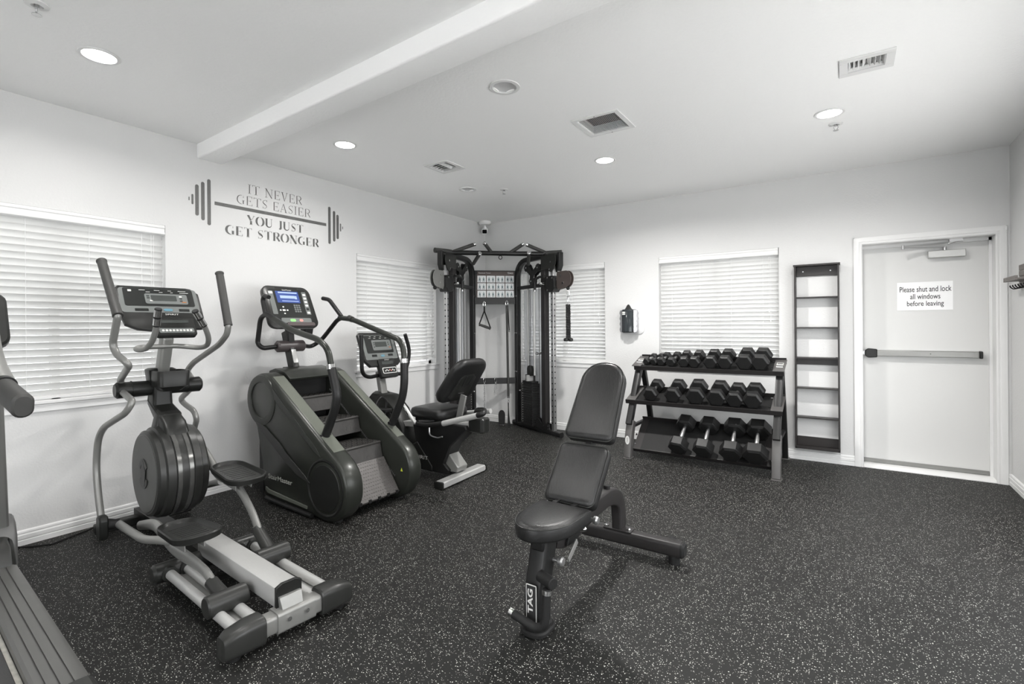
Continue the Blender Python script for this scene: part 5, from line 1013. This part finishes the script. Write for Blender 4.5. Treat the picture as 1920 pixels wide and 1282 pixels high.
q = MB(); q.prism([(math.cos(2 * PI * k / 20) * .022, math.sin(2 * PI * k / 20) * .043) for k in range(20)], 0, .002, Matrix(((1, 0, 0, 2.420), (0, 0, -1, 4.7485), (0, 1, 0, .185), (0, 0, 0, 1))) ); bo = build('oval_badge', q, M['label'], t)
words('badge_lettering', 'TAG', M['steelgrey'], bo, Matrix(((0, -1, 0, 2.420), (0, 0, -1, 4.7462), (1, 0, 0, .185), (0, 0, 0, 1))), w=.05, h=.016)

def dumbbell(T, r, length, lab, grp, hr=.0145, hf=.30):
    """axis = local y, resting on local z = 0"""
    o = thing('hex_dumbbell', lab, 'dumbbell', T @ V((0, 0, 0)), grp)
    A = T @ Matrix(((1, 0, 0, 0), (0, 0, 1, 0), (0, 1, 0, r * .866), (0, 0, 0, 1)))        # lathe axis -> local y
    hl = length * hf; e = length / 2
    for s_ in (-1, 1):
        q = MB(); pr = [(r * .45, s_ * (e - hl)), (r * .80, s_ * (e - hl)), (r, s_ * (e - hl + .014)), (r, s_ * (e - .014)), (r * .80, s_ * e), (r * .45, s_ * e)]
        q.lathe(pr, A, 6, 0); build('hex_head', q, M['hex'], o, .0025, smooth=20)
        q = MB(); q.lathe([(r * .42, s_ * e), (r * .40, s_ * (e + .0012)), (.001, s_ * (e + .0012))], A, 24); 
    q = MB(); m_ = e - hl; q.lathe([(hr * .85, -m_ - .005), (hr * .9, -m_ + .012), (hr * 1.12, -.02), (hr * 1.12, .02), (hr * .9, m_ - .012), (hr * .85, m_ + .005)], A, 18); build('handle', q, M['steel'], o)
    return o
def on_shelf(key, x, sfrac, yaw=0):
    s, T, L = sh[key]; return T @ Matrix.Translation((x - T.translation.x, L * sfrac, .0)) @ Matrix.Rotation(R(yaw), 4, 'Z')
QX = lambda u, v, y: at(1150 + u / 4.42, 630 + v / 4.42, y=y).x
ordn = ['leftmost', 'second from the left', 'third from the left', 'fourth from the left', 'fifth from the left', 'sixth from the left', 'seventh from the left', 'eighth from the left', 'ninth from the left', 'rightmost']
top_x = [270, 333, 402, 487, 580, 676, 808, 927, 1089, 1221]; top_w = [66, 66, 78, 82, 96, 100, 113, 118, 132, 134]
for k, (u, w_) in enumerate(zip(top_x, top_w)):
    r_ = w_ * .00115 / 1.9; x_ = QX(u, 215, 5.05); ln = .19 + .10 * k / 9 * 1.15
    yaw = (-16, -14, -6, -6, 4, -3, 0, 0, 0, -2)[k]
    dumbbell(on_shelf('top', x_ + .0 + (.02 if k < 2 else 0), .50, yaw), r_, min(ln, .265), '%s black hex dumbbell on the top rack shelf, %s' % (ordn[k], 'very small' if k < 2 else 'a small one' if k < 5 else 'medium sized' if k < 8 else 'a large one'), 'hex dumbbells on the top shelf')
mid_x = [322, 505, 683, 860, 1010, 1158]; mid_w = [128, 140, 152, 150, 136, 145]
mo = ['leftmost', 'second from the left', 'third from the left', 'third from the right', 'second from the right', 'rightmost']
for k, (u, w_) in enumerate(zip(mid_x, mid_w)):
    x_ = QX(u, 500, 4.90); dumbbell(on_shelf('mid', x_, .50, (-3, -2, 3, -1, -1, 0)[k]), w_ * .00110 / 1.9, .275, '%s black hex dumbbell on the middle shelf of the rack' % mo[k], 'hex dumbbells on the middle shelf')
low_x = [565, 765, 990, 1187]; low_w = [152, 156, 170, 180]; lo_ = ['leftmost', 'second from the left', 'second from the right', 'rightmost']
for k, (u, w_) in enumerate(zip(low_x, low_w)):
    x_ = QX(u, 930, 4.86); dumbbell(on_shelf('low', x_, .47, (-4, -2, 0, 0)[k]), w_ * .00114 / 1.9, .385, '%s big black hex dumbbell tilted on the bottom shelf of the rack' % lo_[k], 'hex dumbbells on the bottom shelf', .0165, .29)

# ============================================================ cable machine in the corner
SRt, SL = V((.50, 5.60, 0)), V((.1215, 5.2505, 0))
dR = V((.97, -.42, 0)).normalized(); nR = V((-dR.y, dR.x, 0)); dL = V((.173, -.63, 0)).normalized(); nL = V((dL.y, -dL.x, 0))
cm = thing('cable_machine', 'tall black corner cable machine with two weight towers and pull-up bar', 'exercise machine', (.55, 5.0, 0))
Z = V((0, 0, 1))
for S_, d_, n_, side in ((SRt, dR, nR, 1), (SL, dL, nL, -1)):
    def P(t_, z_, w_=0): return S_ + d_ * t_ + n_ * w_ + Z * z_
    def F(w_=0, d_=d_, n_=n_, S_=S_): m_ = Matrix((d_, Z, n_)).transposed().to_4x4(); m_.translation = S_ + n_ * w_; return m_
    q = MB(); q.prism(rrect(.06, .06, .02, 4, 0, .038), 0, 1.03, Matrix((n_, Z, d_)).transposed().to_4x4() @ Matrix.Identity(4) if False else (lambda m_: m_)(Matrix(((n_.x, 0, d_.x, S_.x), (n_.y, 0, d_.y, S_.y), (0, 1, 0, 0), (0, 0, 0, 1))))); build('base_tube', q, M['black'], cm)
    for tt in (.04, .98): q = MB(); q.cyl(P(tt, 0), P(tt, .012), .045, 18); build('foot_pad', q, M['blackm'], cm)
    pts = fillet([P(.10, .05), P(.10, 2.19), P(.76, 2.185)], .26, 8); q = MB(); rings = []
    for i, p in enumerate(pts):
        g = (pts[min(i + 1, len(pts) - 1)] - pts[max(i - 1, 0)]).normalized(); nn_ = g.cross(n_).normalized(); rings.append([p + nn_ * a + n_ * b for a, b in rrect(.062, .07, .012, 3)])
    q.layers(rings); build('inner_frame_tube', q, M['black'], cm)
    q = MB(); q.bar(P(.72, .05), P(.72, 2.20), .07, .075, up=d_); build('outer_post', q, M['rackblk'], cm, .006)
    q = MB(); q.bar(P(.11, 1.835), P(.71, 1.835), .05, .045, up=Z); build('cross_brace', q, M['black'], cm, .006)
    # perforated upright with a row of holes
    q = MB(); q.bar(P(.885, .05), P(.885, 2.05), .045, .05, up=d_); pu = build('perforated_upright', q, M['steel'], cm, .004)
    q = MB()
    for k in range(24):
        z_ = .16 + k * .068; q.add([P(.885, z_, -.0235) + d_ * (math.cos(a * PI / 4) * .008) + Z * (math.sin(a * PI / 4) * .009) - n_ * .0 for a in range(8)], [tuple(range(8))]); q.add([P(.911, z_, 0) + n_ * (math.cos(a * PI / 4) * .008) + Z * (math.sin(a * PI / 4) * .009) for a in range(8)], [tuple(range(8))])
    # holes as shallow dark plugs on both visible faces
    q = MB()
    for k in range(24):
        z_ = .16 + k * .068
        q.cyl(P(.885, z_, -.020), P(.885, z_, -.0262), .0085, 8); q.cyl(P(.905, z_, 0), P(.9112, z_, 0), .0085, 8)
    build('adjust_holes', q, M['dark'], pu, kind='stuff')
    # top plate, strap hook
    q = MB(); tp = [(.70, 2.19), (.98, 2.185), (1.00, 2.10), (.96, 2.01), (.90, 1.975), (.86, 1.99), (.84, 2.02), (.70, 2.02)]
    q.prism(tp, -.048, -.040, F()); q.prism(tp, .040, .048, F()); build('top_gusset', q, M['char2'], cm, kind='stuff')
    for tt, z_ in ((.90, 2.10), (.88, 2.01)): q = MB(); q.cyl(P(tt, z_, -.048), P(tt, z_, -.056), .012, 10); build('bolt', q, M['chrome'], cm)
    q = MB(); q.prism([(1.00, 2.20), (1.045, 2.20), (1.045, 2.04), (1.01, 1.98), (.985, 1.98), (1.01, 2.05)], -.03, .03, F()); build('end_bracket', q, M['black'], cm, .004)
    # pulley bracket (three lobed plates with pulleys)
    lob = [(.36, 2.08), (.61, 2.06), (.47, 1.90)]; ctr_ = (.48, 1.985)
    q = MB()
    for w_ in (-.030, .022):
        for (a_, b_) in lob:
            q.prism([(a_ + .052 * math.cos(x * PI / 5), b_ + .052 * math.sin(x * PI / 5)) for x in range(10)], w_, w_ + .007, F())
            dx_, dz_ = a_ - ctr_[0], b_ - ctr_[1]; L_ = math.hypot(dx_, dz_); px2, pz2 = -dz_ / L_ * .036, dx_ / L_ * .036
            q.prism([(ctr_[0] + px2, ctr_[1] + pz2), (ctr_[0] - px2, ctr_[1] - pz2), (a_ - px2, b_ - pz2), (a_ + px2, b_ + pz2)], w_ + .001, w_ + .006, F())
        q.prism([(.44, 1.84), (.50, 1.84), (.50, 1.92), (.44, 1.92)], w_ + .001, w_ + .006, F())
    pb_ = build('pulley_bracket', q, M['char'], cm, kind='stuff')
    for a_, b_ in lob:
        q = MB(); q.cyl(P(a_, b_, -.02), P(a_, b_, .02), .044, 22, ch=.004); pl_ = build('pulley', q, M['blackm'], pb_)
        q = MB(); q.cyl(P(a_, b_, -.038), P(a_, b_, -.030), .010, 8); build('bolt', q, M['chrome'], pb_)
    # guide rods, cables, stack
    for tt in (.32, .46): q = MB(); q.cyl(P(tt, .06, .02), P(tt, 2.10, .02), .0125, 12); build('guide_rod', q, M['silver2'], cm)
    for tt, z0, z1 in ((.375, .80, 2.05), (.405, .80, 2.05), (.60, .12, 2.02), (.645, .12, 2.02)): q = MB(); q.cyl(P(tt, z0, -.005), P(tt, z1, -.005), .0032, 6); build('cable', q, M['blackm'], cm)
    q = MB(); q.prism(rrect(.26, .13, .004, 1, .39, 0), .06, .085, Matrix(((d_.x, n_.x, 0, S_.x), (d_.y, n_.y, 0, S_.y), (0, 0, 1, 0), (0, 0, 0, 1)))); build('stack_base', q, M['black'], cm)
    npl = 17; FP = Matrix(((d_.x, n_.x, 0, S_.x), (d_.y, n_.y, 0, S_.y), (0, 0, 1, 0), (0, 0, 0, 1)))
    for k in range(npl):
        z_ = .088 + k * .030; q = MB(); q.prism(rrect(.25, .12, .004, 1, .39, 0), z_, z_ + .0275, FP); pt = build('weight_plate', q, M['black'], cm)
        q = MB(); q.cyl(P(.30, z_ + .014, -.060), P(.30, z_ + .014, -.0615), .005, 8); build('plate_hole', q, M['label'], pt)
    q = MB(); q.prism(rrect(.22, .10, .004, 1, .39, 0), .60, .625, FP); build('top_plate', q, M['black'], cm)
    q = MB(); q.bar(P(.39, .625), P(.39, .70), .03, .12, up=n_); build('stack_bracket', q, M['silver2'], cm)
    q = MB(); q.prism([(.345, .69), (.435, .69), (.437, .78), (.42, .815), (.39, .825), (.36, .815), (.343, .78)], -.022, .022, F()); build('stack_pulley', q, M['char'], cm, .004)
    for tt in (.30, .48): q = MB(); q.cyl(P(tt, .625, .0), P(tt, .70, .0), .014, 10); build('bumper', q, M['blackm'], cm)
    q = MB(); q.cyl(P(.30, .50, -.06), P(.30, .50, -.095), .010, 10); q.ball(P(.30, .50, -.10), .013); build('selector_pin', q, M['chrome'], cm)
    q = MB(); q.prism([(.135, .10), (.685, .10), (.685, 1.81), (.135, 1.81)], .085, .088, F()); build('shroud_panel', q, M['shroud'], cm)
    if side > 0: words('shroud_lettering', 'TAG', M['black2'], cm, Matrix.Translation(P(.50, .975, .0835)) @ Matrix((-d_, Z, n_)).transposed().to_4x4() @ Matrix.Diagonal((1, 1, 1, 1)), w=.25, h=.045, bold=.02)
    # low pulley
    q = MB(); q.prism([(.57, .075), (.57, .15), (.61, .185), (.66, .17), (.70, .13), (.78, .15), (.86, .14), (.87, .07)], -.055, -.047, F()); q.prism([(.57, .075), (.57, .15), (.61, .185), (.66, .17), (.70, .13), (.78, .15), (.86, .14), (.87, .07)], -.01, -.002, F()); build('low_pulley_bracket', q, M['black'], cm, kind='stuff')
    for tt, z_ in ((.61, .13), (.75, .115), (.84, .12), (.84, .085)): q = MB(); q.cyl(P(tt, z_, -.055), P(tt, z_, -.062), .010, 10); build('bolt', q, M['chrome'], cm)
    for z_ in (1.73, 1.24, .73):
        for tt in (.10, .13): q = MB(); q.cyl(P(tt, z_, -.035), P(tt, z_, -.042), .006, 8); build('bolt', q, M['chrome'], cm)
    # carriage on the perforated upright
    q = MB(); q.prism([(.80, 1.76), (.84, 1.735), (.93, 1.735), (.975, 1.78), (.975, 1.90), (.93, 1.93), (.80, 1.93)], -.055, .055, F()); car = build('carriage', q, M['black'], cm, .005)
    for tt, z_ in ((.85, 1.91), (.85, 1.76), (.94, 1.90)): q = MB(); q.cyl(P(tt, z_, -.055), P(tt, z_, -.064), .011, 10); build('bolt', q, M['chrome'], car)
    q = MB(); q.tube(fillet([P(.80, 1.93, -.07), P(.70, 1.93, -.085), P(.645, 1.89, -.10), P(.645, 1.775, -.10)], .05), .016, 12); build('carriage_handle', q, M['black'], car)
    q = MB(); q.cyl(P(.645, 1.775, -.10), P(.645, 1.755, -.10), .0165, 12); build('handle_tip', q, M['chrome'], car)
    q = MB(); q.cyl(P(.76, 1.845, -.05), P(.76, 1.845, -.085), .016, 12); q.ball(P(.76, 1.845, -.09), .020); build('pull_pin', q, M['chrome'], car)
    disc_o = [(.98, 1.80), (1.00, 1.76)] + arc(1.145, 1.872, .098, -100, 95, 14) + [(.99, 1.972), (.98, 1.95)]
    q = MB(); q.prism(disc_o, -.022, -.016, F()); q.prism(disc_o, .016, .022, F()); hd = build('pulley_cheeks', q, mat('pulley_cheek_brown_grey', (.065, .052, .048), .4) if side > 0 else M['silver'], car, kind='stuff')  # left cheeks silver: their side-lit look is put into the colour
    q = MB(); q.cyl(P(1.11, 1.88, -.014), P(1.11, 1.88, .014), .062, 24, ch=.004); build('pulley', q, M['blackm'], car)
    for tt, z_ in ((1.06, 1.92), (1.10, 1.83)): q = MB(); q.cyl(P(tt, z_, -.022), P(tt, z_, -.030), .012, 10); build('bolt', q, M['chrome'], car)
    q = MB(); q.ball(P(1.165, 1.765), .021); build('cable_stop', q, M['blackm'], car)
    q = MB(); q.bar(P(.95, 1.885, .0), P(1.03, 1.885, .0), .04, .03, up=Z); build('swivel', q, M['steel'], car)
# crossbar and pull-up grips
PB = V((.321, 4.524, 0)); PBe = V((1.160, 5.310, 0)); dB = (PBe - PB).normalized(); nB = V((-dB.y, dB.x, 0))
def CBp(s_, z_, w_=0): return PB + dB * s_ + nB * w_ + Z * z_
q = MB(); q.cyl(CBp(-.06, 2.215), CBp(1.21, 2.215), .029, 18); cb = build('pull_up_bar', q, M['black'], cm)
for s0, s1 in ((-.05, -.19), (1.20, 1.34)): q = MB(); q.tube(fillet([CBp(s0 + (.06 if s0 > 0 else .06) * (-1 if s0 > 0 else 1), 2.22), CBp(s0, 2.225, -.02), CBp(s1, 2.225, -.10)], .05), .030, 14); build('outer_grip', q, M['foam'], cb)
for (s0, z0, w0), (s1, z1, w1) in (((.03, 2.225, 0), (.275, 2.315, 0)), ((.49, 2.225, 0), (.41, 2.315, -.05)), ((.72, 2.225, 0), (.86, 2.315, -.05)), ((1.18, 2.225, 0), (.94, 2.32, 0)), ((.275, 2.09, .05), (.335, 2.185, -.10)), ((.955, 2.09, .05), (.93, 2.20, -.12))):
    a, b = CBp(s0, z0, w0), CBp(s1, z1, w1); q = MB(); q.cyl(a, b, .022, 14); g = build('pull_up_grip', q, M['foam'], cb); q = MB(); e_ = (b - a).normalized(); q.cyl(b, b + e_ * .026, .0245, 14, ch=.003); build('chrome_tip', q, M['chrome'], g)
q = MB(); q.tube([CBp(.60 + .02 * math.cos(a * PI / 6), 2.165 + .022 * math.sin(a * PI / 6)) for a in range(12)], .005, 6, closed=True); build('eye_ring', q, M['black'], cb)
# back bands and the poster
AL_, AR_ = V((.148, 5.154, 0)), V((.590, 5.560, 0)); dE = (AR_ - AL_).normalized(); nE = V((-dE.y, dE.x, 0))
def BK(s_, z_, w_=0): return AL_ + dE * s_ + nE * w_ + Z * z_
FB = Matrix((dE, Z, -nE)).transposed().to_4x4(); FB.translation = AL_
for z0, z1, w_ in ((1.625, 1.705, 0), (.565, .645, 0)):
    q = MB(); q.prism([(.0, z0), (.60, z0), (.60, z1), (.0, z1)], -.012, .012, FB); build('back_band', q, M['black'], cm, .002)
q = MB(); q.prism([(.04, 1.66), (.565, 1.66), (.585, 2.07), (.03, 2.07)], .0, .006, FB); bb = build('poster_board', q, M['black'], cm)
q = MB(); q.prism([(.055, 1.712), (.548, 1.712), (.560, 2.058), (.070, 2.058), (.055, 1.95)], .0075, .010, FB); po = build('exercise_poster', q, M['posterb'], cm)
for r_ in range(3):
    for c_ in range(4):
        x0 = .068 + c_ * .124; z1 = 2.000 - r_ * .099
        q = MB(); q.prism(rrect(.112, .088, .003, 1, x0 + .056, z1 - .044), .010, .0105, FB); pn = build('poster_panel', q, M['posterw'], po)
        for k in range(2):
            xc = x0 + .030 + k * .052; q = MB()
            for dx_, dz_, w_, h_ in ((0, .022, .010, .012), (0, -.004, .022, .030), (-.008, -.030, .008, .022), (.009, -.030, .008, .022)): q.prism(rrect(w_, h_, .002, 1, xc + dx_, z1 - .044 + dz_), .0106, .0110, FB)
            build('exercise_figure', q, M['posterf'], pn, kind='stuff') if False else build('exercise_figure', q, M['posterf'], cm, kind='stuff')
words('poster_lettering', 'TAG', M['label'], po, FB @ Matrix.Translation((.505, 2.036, .0112)), w=.075, h=.022, bold=.03)
words('poster_title', 'Functional Trainer', M['label'], po, FB @ Matrix.Translation((.165, 2.036, .0112)), w=.16, h=.014)

# things hung on the machine
def link_ring(c_, r1, r2, ax, up, th=.0028):
    ax = V(ax).normalized(); up = V(up); q = MB(); q.tube([c_ + ax * (r1 * math.cos(a * PI / 6)) + up * (r2 * math.sin(a * PI / 6)) for a in range(12)], th, 6, closed=True); return q
def snap(c_, par): build('snap_hook', link_ring(c_, .015, .034, dE, Z, .004), M['chrome'], par)
c0 = BK(.155, 1.655, -.02)
t = thing('stirrup_handle', 'black stirrup cable handle hanging from the upper band under the poster', 'cable handle', BK(.155, 1.31, -.02)); snap(c0 - Z * .03, t)
q = MB(); q.tube([c0 - Z * .06, c0 - Z * .13], .006, 6, ry=2); a_, b_ = BK(.085, 1.355, -.03), BK(.235, 1.30, -.05); q.tube([c0 - Z * .12, a_], .004, 6, ry=2.5); q.tube([c0 - Z * .12, b_], .004, 6, ry=2.5); build('strap', q, M['blackm'], t)
q = MB(); q.lathe([(.018, 0), (.022, .006), (.016, .016), (.019, .08), (.016, .144), (.022, .154), (.018, .16)], along(a_, b_), 16); build('grip', q, M['foam'], t)
c0 = BK(.455, 1.655, -.02)
t = thing('cable_bar', 'long black bar hanging from the upper band, right of the stirrup handle', 'cable bar', BK(.465, .40, -.02)); snap(c0 - Z * .02, t)
q = MB(); q.cyl(c0 - Z * .05, BK(.468, .40, -.02), .0155, 12); build('bar', q, M['foam'], t)
q = MB(); q.cyl(c0 - Z * .05 + dE * .012, BK(.485, 1.27, -.03), .007, 8); build('bar_strap', q, M['blackm'], t); q = MB(); q.ball(BK(.486, 1.262, -.03), .011); build('strap_end', q, M['chrome'], t)
q = MB(); q.cyl(BK(.468, .40, -.02), BK(.468, .375, -.02), .017, 12); build('chrome_tip', q, M['chrome'], t); build('end_ring', link_ring(BK(.468, .36, -.02), .010, .016, dE, Z), M['chrome'], t)
t = thing('ankle_strap', 'thin black strap trailing to the floor below the long cable bar', 'strap', BK(.468, .0, -.02))
build('strap_ring', link_ring(BK(.468, .326, -.02), .010, .014, dE, Z), M['chrome'], t)
q = MB(); q.layers([[BK(.466 - w_, z, -.02), BK(.466 + w_, z, -.02), BK(.466 + w_ + x, z, -.016), BK(.466 - w_ + x, z, -.016)] for z, w_, x in ((.315, .007, 0), (.25, .006, .002), (.15, .009, .004), (.06, .012, .010), (.001, .018, .022))]); build('strap', q, M['blackm'], t)
for s_, z0, z1, n2, lab in ((.15, .62, .19, 1, 'long steel chain hanging from the lower band behind the bike seat'), (.30, .62, .44, 2, 'short doubled steel chain hanging from the middle of the lower band')):
    t = thing('hanging_chain', lab, 'chain', BK(s_, z1, -.02)); snap(BK(s_, z0 - .005, -.018), t)
    for j in range(n2):
        z_ = z0 - .045; k = 0
        while z_ > z1:
            build('link', link_ring(BK(s_ + (j * .03 - .015 if n2 > 1 else 0) * min(1, (z0 - z_) * 8), z_, -.02), .009, .017, dE if k % 2 else (dE * .4 + nE).normalized(), Z), M['steel'], t); z_ -= .026; k += 1
t = thing('floor_paddle', 'small black rounded paddle standing on the floor under the corner machine', 'machine part', (.40, 5.445, 0))
FPd = Matrix((dE, Z, -nE)).transposed().to_4x4(); FPd.translation = (.40, 5.45, 0)
q = MB(); q.pad([(-.042, .02), (.042, .02), (.046, .14), (.040, .175), (.022, .200), (0, .208), (-.022, .200), (-.040, .175), (-.046, .14)], [(.006, -.01), (0, -.004), (0, .004), (.006, .010)], FPd); build('paddle_plate', q, M['blackm'], t)
q = MB(); q.box((-.045, 0, -.03), (.045, .022, .045), FPd); build('paddle_base', q, M['black'], t, .004); q = MB(); q.cyl(FPd @ V((.012, .012, .045)), FPd @ V((.012, .012, .051)), .006, 8); build('bolt', q, M['chrome'], t)
# triceps rope
RP = SRt + dR * 1.165
t = thing('triceps_rope', 'black braided triceps rope hanging from the right pulley of the cable machine', 'rope', RP + Z * 1.15)
build('snap_hook', link_ring(RP + Z * 1.700, .016, .042, dB, Z, .0045), M['chrome'], t); build('ring', link_ring(RP + Z * 1.625, .008, .034, dB, Z, .003), M['chrome'], t); build('ring', link_ring(RP + Z * 1.580, .014, .018, nB, Z, .004), M['steel'], t)
for sgn in (-1, 1):
    base = RP + dB * (.010 * sgn); q = MB()
    for st_ in range(3):
        q.tube([base + Z * (1.575 - .40 * i / 40) + dB * (.008 * math.cos(i * .75 + st_ * 2.09)) + nB * (.008 * math.sin(i * .75 + st_ * 2.09)) for i in range(41)], .0115, 6)
    build('rope_strand', q, M['blackm'], t, kind='stuff')
    q = MB(); q.lathe([(.012, .02), (.026, .012), (.030, -.004), (.026, -.018), (.010, -.022)], Matrix.Translation(base + dB * .018 * sgn + Z * 1.17), 16); build('rope_end', q, M['char'], t)
